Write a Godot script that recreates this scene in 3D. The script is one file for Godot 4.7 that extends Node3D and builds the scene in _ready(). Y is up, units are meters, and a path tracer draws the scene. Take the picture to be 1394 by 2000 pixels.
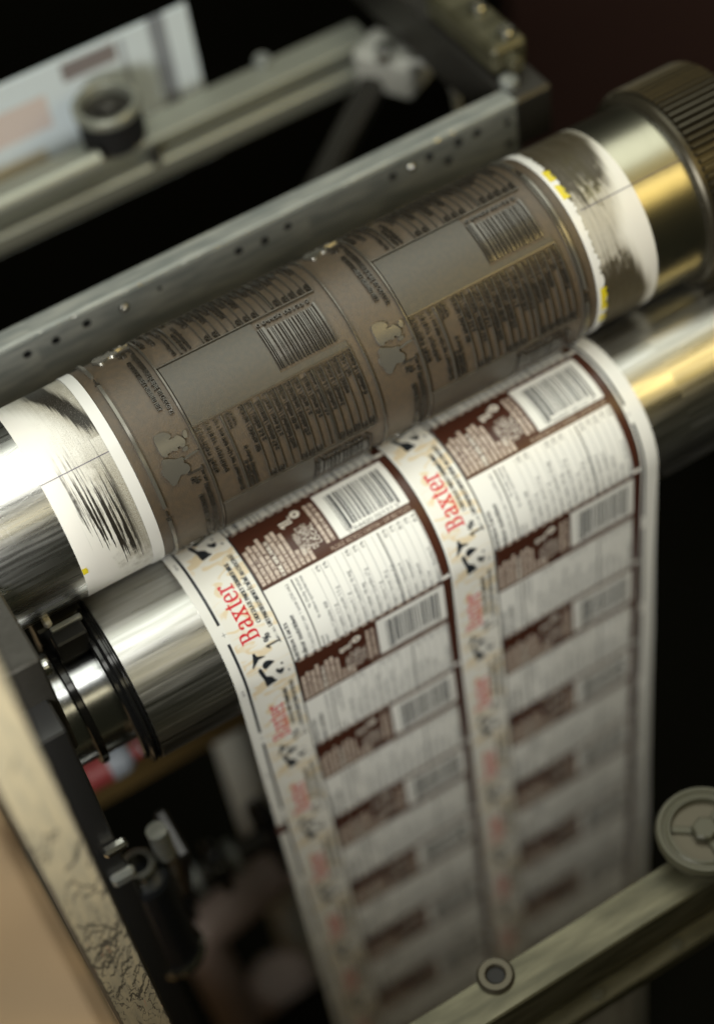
extends Node3D
# A narrow flexographic label press seen close up: printing cylinder with a photopolymer plate, steel
# impression roller, the printed label web running over it, and the machine parts around them.
# x runs along the rollers, y is up, z points to the operator's side. The printing cylinder's axis is y = z = 0.

const R1 := 0.05345            # printing surface of the plate
const R2 := 0.04707            # impression roller
const AX := Vector2(-0.08325, 0.05695)   # impression roller axis (y, z)
const PITCH := 0.08284         # label repeat
const Q := 0.03587             # brown panel height within a repeat
const PHI0 := 1.5294           # angle on the plate of the first panel's upper edge
const LANE := 0.1224           # from one lane of labels to the next
const S0 := 0.01796            # from the nip to the first label edge on the web
const WEB_L := 0.0003
const WEB_R := 0.2621

var rng := RandomNumberGenerator.new()
var mats := {}
var glyphs := {}
var fonts := {}


class MB:
	var v := PackedVector3Array()
	var n := PackedVector3Array()
	var uv := PackedVector2Array()
	var ix := PackedInt32Array()

	func vert(p: Vector3, nn: Vector3, t := Vector2.ZERO) -> int:
		v.append(p)
		n.append(nn)
		uv.append(t)
		return v.size() - 1

	func face(a: int, b: int, c: int) -> void:
		var g := (v[b] - v[a]).cross(v[c] - v[a])
		if g.dot(n[a] + n[b] + n[c]) > 0.0:
			ix.append(a); ix.append(c); ix.append(b)
		else:
			ix.append(a); ix.append(b); ix.append(c)

	func quad(a: Vector3, b: Vector3, c: Vector3, d: Vector3, nn: Vector3, us := 1.0) -> void:
		var e := (b - a).length() * us
		var f := (d - a).length() * us
		var k := vert(a, nn, Vector2(0, 0))
		vert(b, nn, Vector2(e, 0))
		vert(c, nn, Vector2(e, f))
		vert(d, nn, Vector2(0, f))
		face(k, k + 1, k + 2)
		face(k, k + 2, k + 3)

	func tri(a: Vector3, b: Vector3, c: Vector3, nn: Vector3) -> void:
		var k := vert(a, nn)
		vert(b, nn)
		vert(c, nn)
		face(k, k + 1, k + 2)

	# profile of (x, r) turned about an axis parallel to x through (y0, z0); each profile segment keeps its own normals
	func lathe(prof: Array, segs: int, t0 := 0.0, t1 := TAU, y0 := 0.0, z0 := 0.0) -> void:
		for j in prof.size() - 1:
			var a: Vector2 = prof[j]
			var b: Vector2 = prof[j + 1]
			var dd := (b - a).normalized()
			var nr := Vector2(-dd.y, dd.x)
			var base := v.size()
			for i in segs + 1:
				var t := t0 + (t1 - t0) * i / segs
				var c := cos(t)
				var s := sin(t)
				var nn := Vector3(nr.x, nr.y * s, nr.y * c)
				vert(Vector3(a.x, y0 + a.y * s, z0 + a.y * c), nn, Vector2(a.x + (a.y if absf(dd.y) > 0.7 else 0.0), t * 0.05))
				vert(Vector3(b.x, y0 + b.y * s, z0 + b.y * c), nn, Vector2(b.x + (b.y if absf(dd.y) > 0.7 else 0.0), t * 0.05))
			for i in segs:
				var k := base + 2 * i
				face(k, k + 1, k + 2)
				face(k + 1, k + 3, k + 2)

	# chamfered box, placed by a transform
	func cbox(xf: Transform3D, size: Vector3, b: float) -> void:
		var h := size * 0.5
		var pts := {}
		for sx in [-1, 1]:
			for sy in [-1, 1]:
				for sz in [-1, 1]:
					var s := Vector3(sx, sy, sz)
					for ax in 3:
						var p := (h - Vector3.ONE * b) * s
						p[ax] = h[ax] * s[ax]
						pts[[sx, sy, sz, ax]] = xf * p
		for ax in 3:
			var u := (ax + 1) % 3
			var w := (ax + 2) % 3
			for sg in [-1, 1]:
				var c := []
				for q in [[-1, -1], [1, -1], [1, 1], [-1, 1]]:
					var key := [0, 0, 0]
					key[ax] = sg
					key[u] = q[0]
					key[w] = q[1]
					c.append(pts[[key[0], key[1], key[2], ax]])
				var nn := Vector3.ZERO
				nn[ax] = sg
				quad(c[0], c[1], c[2], c[3], (xf.basis * nn).normalized())
			for su in [-1, 1]:
				for sw in [-1, 1]:
					var k0 := [0, 0, 0]
					k0[u] = su
					k0[w] = sw
					k0[ax] = -1
					var k1 := k0.duplicate()
					k1[ax] = 1
					var nn := Vector3.ZERO
					nn[u] = su
					nn[w] = sw
					quad(pts[[k0[0], k0[1], k0[2], u]], pts[[k1[0], k1[1], k1[2], u]], pts[[k1[0], k1[1], k1[2], w]], pts[[k0[0], k0[1], k0[2], w]], (xf.basis * nn).normalized())
		for sx in [-1, 1]:
			for sy in [-1, 1]:
				for sz in [-1, 1]:
					tri(pts[[sx, sy, sz, 0]], pts[[sx, sy, sz, 1]], pts[[sx, sy, sz, 2]], (xf.basis * Vector3(sx, sy, sz)).normalized())

	# closed outline of (z, y) drawn out along x
	func along_x(out: PackedVector2Array, x0: float, x1: float) -> void:
		var poly := out.duplicate()
		if Geometry2D.is_polygon_clockwise(poly):
			poly.reverse()
		var m := poly.size()
		var run := 0.0
		for i in m:
			var a := poly[i]
			var b := poly[(i + 1) % m]
			var e := (b - a).normalized()
			var nn := Vector3(0, -e.x, e.y)
			var l := (b - a).length()
			var k := vert(Vector3(x0, a.y, a.x), nn, Vector2(x0, run))
			vert(Vector3(x1, a.y, a.x), nn, Vector2(x1, run))
			vert(Vector3(x1, b.y, b.x), nn, Vector2(x1, run + l))
			vert(Vector3(x0, b.y, b.x), nn, Vector2(x0, run + l))
			face(k, k + 1, k + 2)
			face(k, k + 2, k + 3)
			run += l
		var t := Geometry2D.triangulate_polygon(poly)
		for side in [[x0, -1.0], [x1, 1.0]]:
			for i in range(0, t.size(), 3):
				var p := []
				for j in 3:
					p.append(Vector3(side[0], poly[t[i + j]].y, poly[t[i + j]].x))
				tri(p[0], p[1], p[2], Vector3(side[1], 0, 0))

	func tube(path: Array, r: float, segs := 12, closed_ends := true) -> void:
		var base := v.size()
		var up := Vector3(0.3, 0.9, 0.2).normalized()
		var m := path.size()
		for i in m:
			var d: Vector3 = (path[mini(i + 1, m - 1)] - path[maxi(i - 1, 0)]).normalized()
			var a := d.cross(up).normalized()
			var b := a.cross(d).normalized()
			for k in segs + 1:
				var t := TAU * k / segs
				var nn := a * cos(t) + b * sin(t)
				vert(path[i] + nn * r, nn, Vector2(t * r, i * 0.01))
		for i in m - 1:
			for k in segs:
				var q := base + i * (segs + 1) + k
				face(q, q + 1, q + segs + 1)
				face(q + 1, q + segs + 2, q + segs + 1)
		if closed_ends:
			for e in [[0, 1], [m - 1, m - 2]]:
				var c: Vector3 = path[e[0]]
				var nn: Vector3 = (c - path[e[1]]).normalized()
				for k in segs:
					tri(c, v[base + e[0] * (segs + 1) + k], v[base + e[0] * (segs + 1) + k + 1], nn)

	# profile of (r, h) turned about an axis along `up` at `at`
	func turned(prof: Array, segs: int, at: Vector3, up := Vector3.UP) -> void:
		var side := up.cross(Vector3(0.31, 0.17, 0.93)).normalized()
		var other := up.cross(side).normalized()
		for j in prof.size() - 1:
			var a: Vector2 = prof[j]
			var b: Vector2 = prof[j + 1]
			var dd := (b - a).normalized()
			var nr := Vector2(dd.y, -dd.x)
			var base := v.size()
			for i in segs + 1:
				var t := TAU * i / segs
				var rad := side * cos(t) + other * sin(t)
				var nn := (rad * nr.x + up * nr.y).normalized()
				vert(at + rad * a.x + up * a.y, nn, Vector2(t * 0.02, a.y + a.x))
				vert(at + rad * b.x + up * b.y, nn, Vector2(t * 0.02, b.y + b.x))
			for i in segs:
				var k := base + 2 * i
				face(k, k + 1, k + 2)
				face(k + 1, k + 3, k + 2)

	func mesh() -> ArrayMesh:
		var arr := []
		arr.resize(Mesh.ARRAY_MAX)
		arr[Mesh.ARRAY_VERTEX] = v
		arr[Mesh.ARRAY_NORMAL] = n
		arr[Mesh.ARRAY_TEX_UV] = uv
		arr[Mesh.ARRAY_INDEX] = ix
		var am := ArrayMesh.new()
		am.add_surface_from_arrays(Mesh.PRIMITIVE_TRIANGLES, arr)
		return am


func put(mb: MB, called: String, look: Material, parent: Node = self) -> MeshInstance3D:
	var o := MeshInstance3D.new()
	o.name = called
	o.mesh = mb.mesh()
	o.material_override = look
	hang(o, called, parent)
	return o


func hang(o: Node, called: String, parent: Node) -> void:
	var nm := called
	var k := 0
	while parent.has_node(NodePath(nm)):
		k += 1
		nm = "%s_%03d" % [called, k]
	o.name = nm
	parent.add_child(o, true)


func thing(called: String, label: String, category: String, group := "") -> Node3D:
	var o := Node3D.new()
	hang(o, called, self)
	tag(o, label, category, group)
	return o


func tag(o: Node, label: String, category: String, group := "") -> void:
	o.set_meta("label", label)
	o.set_meta("category", category)
	if group:
		o.set_meta("group", group)


# ---------------------------------------------------------------- materials

func noise(sd: int, freq: float, octaves := 3) -> FastNoiseLite:
	var f := FastNoiseLite.new()
	f.seed = sd
	f.noise_type = FastNoiseLite.TYPE_SIMPLEX_SMOOTH
	f.frequency = freq
	f.fractal_octaves = octaves
	return f


# grey picture of stretched noise between lo and hi
func streaks(sd: int, w: int, h: int, fx: float, fy: float, lo: float, hi: float, octaves := 3) -> ImageTexture:
	var f := noise(sd, 1.0, octaves)
	var d := PackedByteArray()
	d.resize(w * h)
	for y in h:
		for x in w:
			var t := clampf(0.5 + 0.75 * f.get_noise_2d(x * fx, y * fy), 0.0, 1.0)
			d[y * w + x] = int(255.0 * lerpf(lo, hi, t))
	return ImageTexture.create_from_image(Image.create_from_data(w, h, false, Image.FORMAT_L8, d))


func two_tone(sd: int, w: int, h: int, fx: float, fy: float, a: Color, b: Color, octaves := 4, hard := 0.9) -> ImageTexture:
	var f := noise(sd, 1.0, octaves)
	var im := Image.create(w, h, false, Image.FORMAT_RGB8)
	for y in h:
		for x in w:
			var t := clampf(0.5 + hard * f.get_noise_2d(x * fx, y * fy), 0.0, 1.0)
			im.set_pixel(x, y, a.lerp(b, t))
	return ImageTexture.create_from_image(im)


func mat(called: String, color: Color, rough: float, metal := 0.0) -> StandardMaterial3D:
	var m := StandardMaterial3D.new()
	m.resource_name = called
	m.albedo_color = color.linear_to_srgb()
	m.roughness = rough
	m.metallic = metal
	mats[called] = m
	return m


func grain_on(m: StandardMaterial3D, tex: Texture2D, depth: float, scale: float, tri := false) -> void:
	m.heightmap_enabled = true
	m.heightmap_texture = tex
	m.heightmap_scale = depth
	m.uv1_scale = Vector3.ONE * scale
	m.uv1_triplanar = tri


func scratch_picture(sd: int, size: int, count: int, base: float, along: float) -> ImageTexture:
	var r := RandomNumberGenerator.new()
	r.seed = sd
	var im := Image.create(size, size, false, Image.FORMAT_L8)
	im.fill(Color(base, base, base))
	for i in count:
		var p := Vector2(r.randf() * size, r.randf() * size)
		var a := (0.0 if r.randf() < along else PI * 0.5) + r.randfn(0.0, 0.25)
		var l := int(r.randf_range(10, size * 0.4))
		var c := clampf(base + r.randf_range(-0.45, 0.35), 0, 1)
		var curve := r.randfn(0.0, 0.002)
		for k in l:
			p += Vector2.from_angle(a)
			a += curve
			im.set_pixel(posmod(int(p.x), size), posmod(int(p.y), size), Color(c, c, c))
	return ImageTexture.create_from_image(im)


func make_materials() -> void:
	var fine := streaks(11, 256, 256, 0.31, 0.31, 0.0, 1.0, 3)
	var blotch := streaks(12, 256, 256, 0.021, 0.021, 0.0, 1.0, 5)
	var brushed := streaks(13, 512, 512, 0.003, 0.07, 0.26, 0.44, 3)
	var turned_marks := streaks(14, 512, 256, 0.55, 0.01, 0.0, 1.0, 3)
	var scr_faint := scratch_picture(6, 512, 60, 0.5, 0.9)
	var scr := scratch_picture(5, 512, 420, 0.5, 0.75)

	var m := mat("plate_floor", Color(0.100, 0.075, 0.050), 0.5)
	m.metallic_specular = 0.6
	m.albedo_texture = two_tone(21, 512, 512, 0.03, 0.03, Color(0.9, 0.91, 0.92), Color(1, 0.98, 0.95), 5, 1.0)
	grain_on(m, fine, 0.012, 14.0)
	m = mat("plate_top", Color(0.12, 0.108, 0.088), 0.27, 0.4)
	m.metallic_specular = 0.7
	m.albedo_texture = mats.plate_floor.albedo_texture
	grain_on(m, fine, 0.004, 14.0)
	m = mat("plate_panel", Color(0.076, 0.067, 0.051), 0.46)
	m.metallic_specular = 0.6
	m.albedo_texture = mats.plate_floor.albedo_texture
	grain_on(m, fine, 0.012, 18.0)
	m = mat("plate_emblem", Color(0.17, 0.16, 0.135), 0.27, 0.45)
	m.metallic_specular = 0.75
	m = mat("plate_ink", Color(0.075, 0.066, 0.053), 0.27, 0.45)
	m.metallic_specular = 0.7
	m.clearcoat_enabled = true
	m.clearcoat = 0.4
	m.clearcoat_roughness = 0.12

	m = mat("roller_steel", Color(0.62, 0.62, 0.61), 1.0, 1.0)
	m.roughness_texture = brushed
	m.roughness_texture_channel = BaseMaterial3D.TEXTURE_CHANNEL_RED
	m.albedo_texture = two_tone(31, 256, 512, 0.005, 0.05, Color(0.84, 0.84, 0.82), Color(1, 1, 1), 3, 0.8)
	grain_on(m, scr_faint, 0.002, 7.0)
	m = mat("bare_steel", Color(0.66, 0.66, 0.64), 1.0, 1.0)
	m.roughness_texture = brushed
	m.roughness_texture_channel = BaseMaterial3D.TEXTURE_CHANNEL_RED
	m.roughness = 0.8
	grain_on(m, scr, 0.006, 9.0)
	m = mat("worn_chrome", Color(0.40, 0.385, 0.30), 0.3, 1.0)
	grain_on(m, turned_marks, 0.004, 9.0)
	m = mat("journal_steel", Color(0.55, 0.56, 0.57), 0.22, 1.0)
	grain_on(m, turned_marks, 0.004, 12.0)
	m = mat("black_steel", Color(0.018, 0.018, 0.018), 0.3)
	m = mat("black_gloss", Color(0.010, 0.010, 0.010), 0.14)
	m = mat("dark_steel", Color(0.045, 0.042, 0.036), 0.42, 0.5)
	grain_on(m, blotch, 0.03, 9.0, true)
	m = mat("gear_steel", Color(0.06, 0.052, 0.035), 0.35, 0.6)
	m = mat("aluminium", Color(0.36, 0.37, 0.36), 0.5, 0.5)
	m.albedo_texture = two_tone(41, 512, 256, 0.008, 0.1, Color(0.78, 0.8, 0.8), Color(1, 1, 0.98), 4, 1.0)
	grain_on(m, fine, 0.01, 6.0, true)
	m = mat("rail_metal", Color(0.33, 0.34, 0.29), 0.42, 0.6)
	m = mat("bright_steel", Color(0.62, 0.62, 0.58), 0.25, 1.0)
	m = mat("knob_rubber", Color(0.012, 0.012, 0.012), 0.55)
	m = mat("black_plastic", Color(0.012, 0.014, 0.018), 0.32)
	m = mat("olive_steel", Color(0.12, 0.112, 0.07), 0.42, 0.4)
	m.albedo_texture = two_tone(43, 512, 512, 0.006, 0.03, Color(0.7, 0.7, 0.66), Color(1, 1, 1), 5, 1.0)
	m.uv1_scale = Vector3.ONE * 5.0
	m.uv1_triplanar = true
	m = mat("hole_black", Color(0.006, 0.006, 0.006), 0.7)
	m = mat("brown_paint", Color(0.13, 0.085, 0.03), 0.45)
	m = mat("grey_paint", Color(0.42, 0.42, 0.38), 0.4)
	m = mat("post_enamel", Color(0.74, 0.74, 0.66), 0.35)
	m = mat("pink_rubber", Color(0.30, 0.23, 0.20), 0.5)
	m = mat("cover_grey", Color(0.16, 0.16, 0.15), 0.5)
	m = mat("wheel_steel", Color(0.055, 0.053, 0.032), 0.45, 0.15)
	m = mat("maroon_paint", Color(0.11, 0.055, 0.045), 0.5)
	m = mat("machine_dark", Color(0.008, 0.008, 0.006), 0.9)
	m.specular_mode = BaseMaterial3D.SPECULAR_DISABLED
	m = mat("floor_paint", Color(0.62, 0.5, 0.36), 0.5)
	m.albedo_texture = two_tone(44, 256, 256, 0.02, 0.02, Color(0.85, 0.83, 0.8), Color(1, 1, 1), 4, 1.0)
	m = mat("cream_paint", Color(0.82, 0.57, 0.34), 0.45)
	m = mat("film_white", Color(0.79, 0.79, 0.77), 0.3)
	m = mat("yellow_ink", Color(0.75, 0.62, 0.02), 0.35)
	m = mat("pen_ink", Color(0.04, 0.035, 0.10), 0.5)
	m = mat("red_plastic", Color(0.20, 0.03, 0.03), 0.5)
	m = mat("white_plastic", Color(0.22, 0.24, 0.27), 0.5)


# ---------------------------------------------------------------- lettering

func glyph(text: String, font: String, depth: float) -> Dictionary:
	var key := "%s|%s|%s" % [text, font, depth]
	if not glyphs.has(key):
		if not fonts.has(font):
			var f := SystemFont.new()
			f.font_names = PackedStringArray([font])
			fonts[font] = f
		var t := TextMesh.new()
		t.font = fonts[font]
		t.font_size = 16
		t.pixel_size = 1.0
		t.depth = depth
		t.text = text
		t.horizontal_alignment = HORIZONTAL_ALIGNMENT_LEFT
		var arr := t.get_mesh_arrays()
		var box := t.get_aabb()
		glyphs[key] = {"v": arr[Mesh.ARRAY_VERTEX], "n": arr[Mesh.ARRAY_NORMAL], "i": arr[Mesh.ARRAY_INDEX], "x0": box.position.x, "w": maxf(box.size.x, 0.01)}
	return glyphs[key]


const CAP := 11.4          # cap height of the 16-unit type
const BASELINE := -5.5


# Everything printed in the black ink: what the plate carries in relief and the web carries in print.
# Places are (x, s): x across the web for the first lane, s along it from a label's upper edge.
func black_items() -> Dictionary:
	var rects := []     # x0, x1, s0, s1
	var texts := []     # text, font, x of baseline, s of the start, length, cap height, strong
	rects.append([0.0332, 0.0341, -0.001, PITCH + 0.001])
	rects.append([0.1283, 0.1289, -0.001, PITCH + 0.001])
	rects.append([0.0345, 0.1232, 0.0353, 0.0359])
	rects.append([0.0345, 0.1232, PITCH - 0.0006, PITCH])
	rects.append([0.0491, 0.0498, 0.0374, 0.0812])
	rects.append([0.1001, 0.1007, 0.0374, 0.0812])
	rects.append([0.1229, 0.1232, 0.0359, PITCH - 0.0006])
	texts.append(["Nutrition Facts", "Droid Sans", 0.0374, 0.0812, 0.0255, 0.0024, true])
	texts.append(["Valeur nutritive", "Droid Sans", 0.0422, 0.0812, 0.0275, 0.0024, true])
	texts.append(["Per 1 cup (250 mL) / par 1 tasse (250 mL)", "Droid Sans", 0.0468, 0.0812, 0.0425, 0.0016, false])
	texts.append(["Amount", "Droid Sans", 0.0526, 0.0812, 0.0085, 0.0015, false])
	texts.append(["Teneur", "Droid Sans", 0.0551, 0.0812, 0.0080, 0.0015, false])
	texts.append(["% Daily Value", "Droid Sans", 0.0526, 0.0545, 0.0165, 0.0015, false])
	texts.append(["% valeur quotidienne", "Droid Sans", 0.0551, 0.0620, 0.0240, 0.0015, false])
	var rows := [["Calories / Calories 160", ""], ["Fat / Lipides 2.5 g", "4 %"], ["Saturated / saturés 1.5 g", "8 %"], ["+ Trans / trans 0.1 g", ""], ["Cholesterol / Cholestérol 10 mg", ""], ["Sodium / Sodium 190 mg", "8 %"], ["Carbohydrate / Glucides 27 g", "9 %"], ["Fibre / Fibres 1 g", "4 %"], ["Sugars / Sucres 26 g", ""], ["Protein / Protéines 8 g", ""], ["Vitamin A / Vitamine A", "10 %"], ["Vitamin C / Vitamine C", "0 %"], ["Calcium / Calcium", "30 %"], ["Iron / Fer", "4 %"], ["Vitamin D / Vitamine D", "45 %"]]
	for i in rows.size():
		var x := 0.0572 + 0.0044 * i
		if i > 0:
			rects.append([x, x + 0.00028, 0.0374, 0.0812])
		var t: String = rows[i][0]
		texts.append([t, "Droid Sans", x + 0.0036, 0.0812 - (0.002 if t.begins_with("S") and i != 5 else 0.0), 0.00102 * t.length() + 0.002, 0.0019, false])
		if rows[i][1]:
			texts.append([rows[i][1], "Droid Sans", x + 0.0036, 0.0375 + 0.0011 * rows[i][1].length(), 0.0011 * rows[i][1].length(), 0.0019, false])
	texts.append(["CHOCOLATE PARTLY SKIMMED MILK", "Droid Sans", 0.0262, 0.0486, 0.0348, 0.0022, true])
	texts.append(["LAIT PARTIELLEMENT ÉCRÉMÉ AU CHOCOLAT", "Droid Sans", 0.0306, 0.0532, 0.0435, 0.0022, true])
	texts.append(["M.F. / M.G.", "Droid Sans", 0.0309, 0.0606, 0.0066, 0.0013, false])
	texts.append(["1", "Droid Serif", 0.0311, 0.0638, 0.0030, 0.0078, true])
	texts.append(["%", "Droid Serif", 0.0272, 0.0596, 0.0040, 0.0040, true])
	# bar code
	var r := RandomNumberGenerator.new()
	r.seed = 64
	var x := 0.0872
	while x < 0.1188:
		var w: float = [0.00042, 0.00042, 0.0008, 0.0012][r.randi() % 4]
		if x > 0.0885 and x < 0.0898:
			w = 0.0016
		rects.append([x, x + w, 0.0050 - (0.0 if x > 0.09 and x < 0.117 else 0.0), 0.0272 if x > 0.0895 and x < 0.117 else 0.0290])
		x += w + [0.0004, 0.0005, 0.0008, 0.0011][r.randi() % 4]
	return {"rects": rects, "texts": texts}


# the cow's outline shapes, (x, s) in tenths of a millimetre
func cow_shapes() -> Array:
	var pts := [
		[148, 618, 160, 621, 165, 643, 167, 654, 211, 664, 200, 667, 170, 666, 152, 665, 139, 677, 129, 692, 128, 702, 120, 699, 130, 677, 146, 656, 145, 631],
		[176, 701, 201, 691, 224, 703, 246, 721, 225, 729, 200, 739, 184, 746, 172, 726],
		[141, 726, 159, 717, 168, 740, 165, 767, 169, 788, 209, 814, 212, 844, 231, 865, 194, 872, 161, 879, 161, 814, 150, 774],
		[230, 786, 240, 774, 250, 788, 259, 809, 268, 790, 279, 792, 270, 824, 255, 832, 237, 810],
		[296, 819, 306, 827, 305, 844, 296, 835],
		[266, 752, 278, 749, 283, 764, 269, 766]]
	return pts.map(func(a): return outline(a))


# the cow as it stands on the plate, (x, a) in tenths of a millimetre
func plate_cow_shapes() -> Array:
	var pts := [
		[149, 318, 201, 317, 231, 339, 233, 360, 213, 363, 210, 379, 231, 389, 247, 363, 265, 364, 287, 396, 283, 419, 263, 434, 249, 419, 249, 402, 237, 409, 237, 434, 209, 424, 204, 400, 180, 422, 177, 437, 155, 430, 148, 410],
		[299, 356, 314, 360, 306, 397, 288, 394, 286, 375],
		[265, 431, 286, 431, 280, 451, 258, 453, 253, 440],
		[146, 437, 170, 447, 197, 464, 248, 473, 228, 497, 253, 518, 249, 546, 219, 557, 199, 542, 172, 567, 156, 585, 133, 577, 132, 550, 114, 514, 120, 483, 137, 484, 133, 456],
		[322, 472, 323, 480, 282, 482, 244, 491, 242, 484, 281, 474]]
	return pts.map(func(a): return outline(a))


func outline(a: Array) -> PackedVector2Array:
	var p := PackedVector2Array()
	for i in range(0, a.size(), 2):
		p.append(Vector2(a[i], a[i + 1]) * 1e-4)
	return p


# two rounds of corner cutting
func rounded(p: PackedVector2Array) -> PackedVector2Array:
	var q := p
	for k in 2:
		var o := PackedVector2Array()
		for i in q.size():
			o.append(q[i].lerp(q[(i + 1) % q.size()], 0.22))
			o.append(q[i].lerp(q[(i + 1) % q.size()], 0.78))
		q = o
	return q


# ---------------------------------------------------------------- the printed web's picture

var art: Image
const PX := 7800.0     # pixels per metre

func art_rect(x0: float, x1: float, s0: float, s1: float, c: Color) -> void:
	var h := art.get_height()
	var a := int(round((x0 - WEB_L) * PX))
	var b := maxi(int(round((x1 - WEB_L) * PX)), a + 1)
	var y0 := int(round(s0 * PX))
	var y1 := maxi(int(round(s1 * PX)), y0 + 1)
	art.fill_rect(Rect2i(a, y0, b - a, y1 - y0), c)
	if y0 < 0:
		art.fill_rect(Rect2i(a, y0 + h, b - a, -y0), c)
	if y1 > h:
		art.fill_rect(Rect2i(a, 0, b - a, y1 - h), c)


func art_tri(a: Vector2, b: Vector2, c: Vector2, col: Color) -> void:
	var h := art.get_height()
	var y0 := int(floor(minf(a.y, minf(b.y, c.y))))
	var y1 := int(ceil(maxf(a.y, maxf(b.y, c.y))))
	var e := [a, b, c, a]
	for y in range(y0, y1):
		var yc := y + 0.5
		var lo := 1e9
		var hi := -1e9
		for k in 3:
			var p: Vector2 = e[k]
			var q: Vector2 = e[k + 1]
			if (p.y <= yc) != (q.y <= yc):
				var x := p.x + (q.x - p.x) * (yc - p.y) / (q.y - p.y)
				lo = minf(lo, x)
				hi = maxf(hi, x)
		if hi > lo:
			var xa := int(round(lo))
			var xb := int(round(hi))
			if xb > xa:
				art.fill_rect(Rect2i(xa, posmod(y, h), xb - xa, 1), col)


# text reading towards smaller s, its top towards smaller x; or, along = true, reading towards larger x
func art_text(text: String, font: String, x: float, s: float, length: float, cap: float, col: Color, along := false, slant := 0.0) -> void:
	var g := glyph(text, font, 0.0)
	var sx: float = length / g.w
	var sy := cap / CAP
	var v: PackedVector3Array = g.v
	var pts := PackedVector2Array()
	pts.resize(v.size())
	for i in v.size():
		var gx: float = (v[i].x - g.x0) * sx
		var gy := (v[i].y - BASELINE) * sy
		var p := Vector2(x + gx, s - gy) if along else Vector2(x - gy + gx * slant, s - gx)
		pts[i] = Vector2(p.x - WEB_L, p.y) * PX
	if g.i == null or g.i.size() == 0:
		for i in range(0, pts.size(), 3):
			art_tri(pts[i], pts[i + 1], pts[i + 2], col)
	else:
		var ii: PackedInt32Array = g.i
		for i in range(0, ii.size(), 3):
			art_tri(pts[ii[i]], pts[ii[i + 1]], pts[ii[i + 2]], col)


func art_poly(p: PackedVector2Array, dx: float, col: Color) -> void:
	var t := Geometry2D.triangulate_polygon(p)
	var o := Vector2(dx - WEB_L, 0)
	for i in range(0, t.size(), 3):
		art_tri((p[t[i]] + o) * PX, (p[t[i + 1]] + o) * PX, (p[t[i + 2]] + o) * PX, col)


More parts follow.
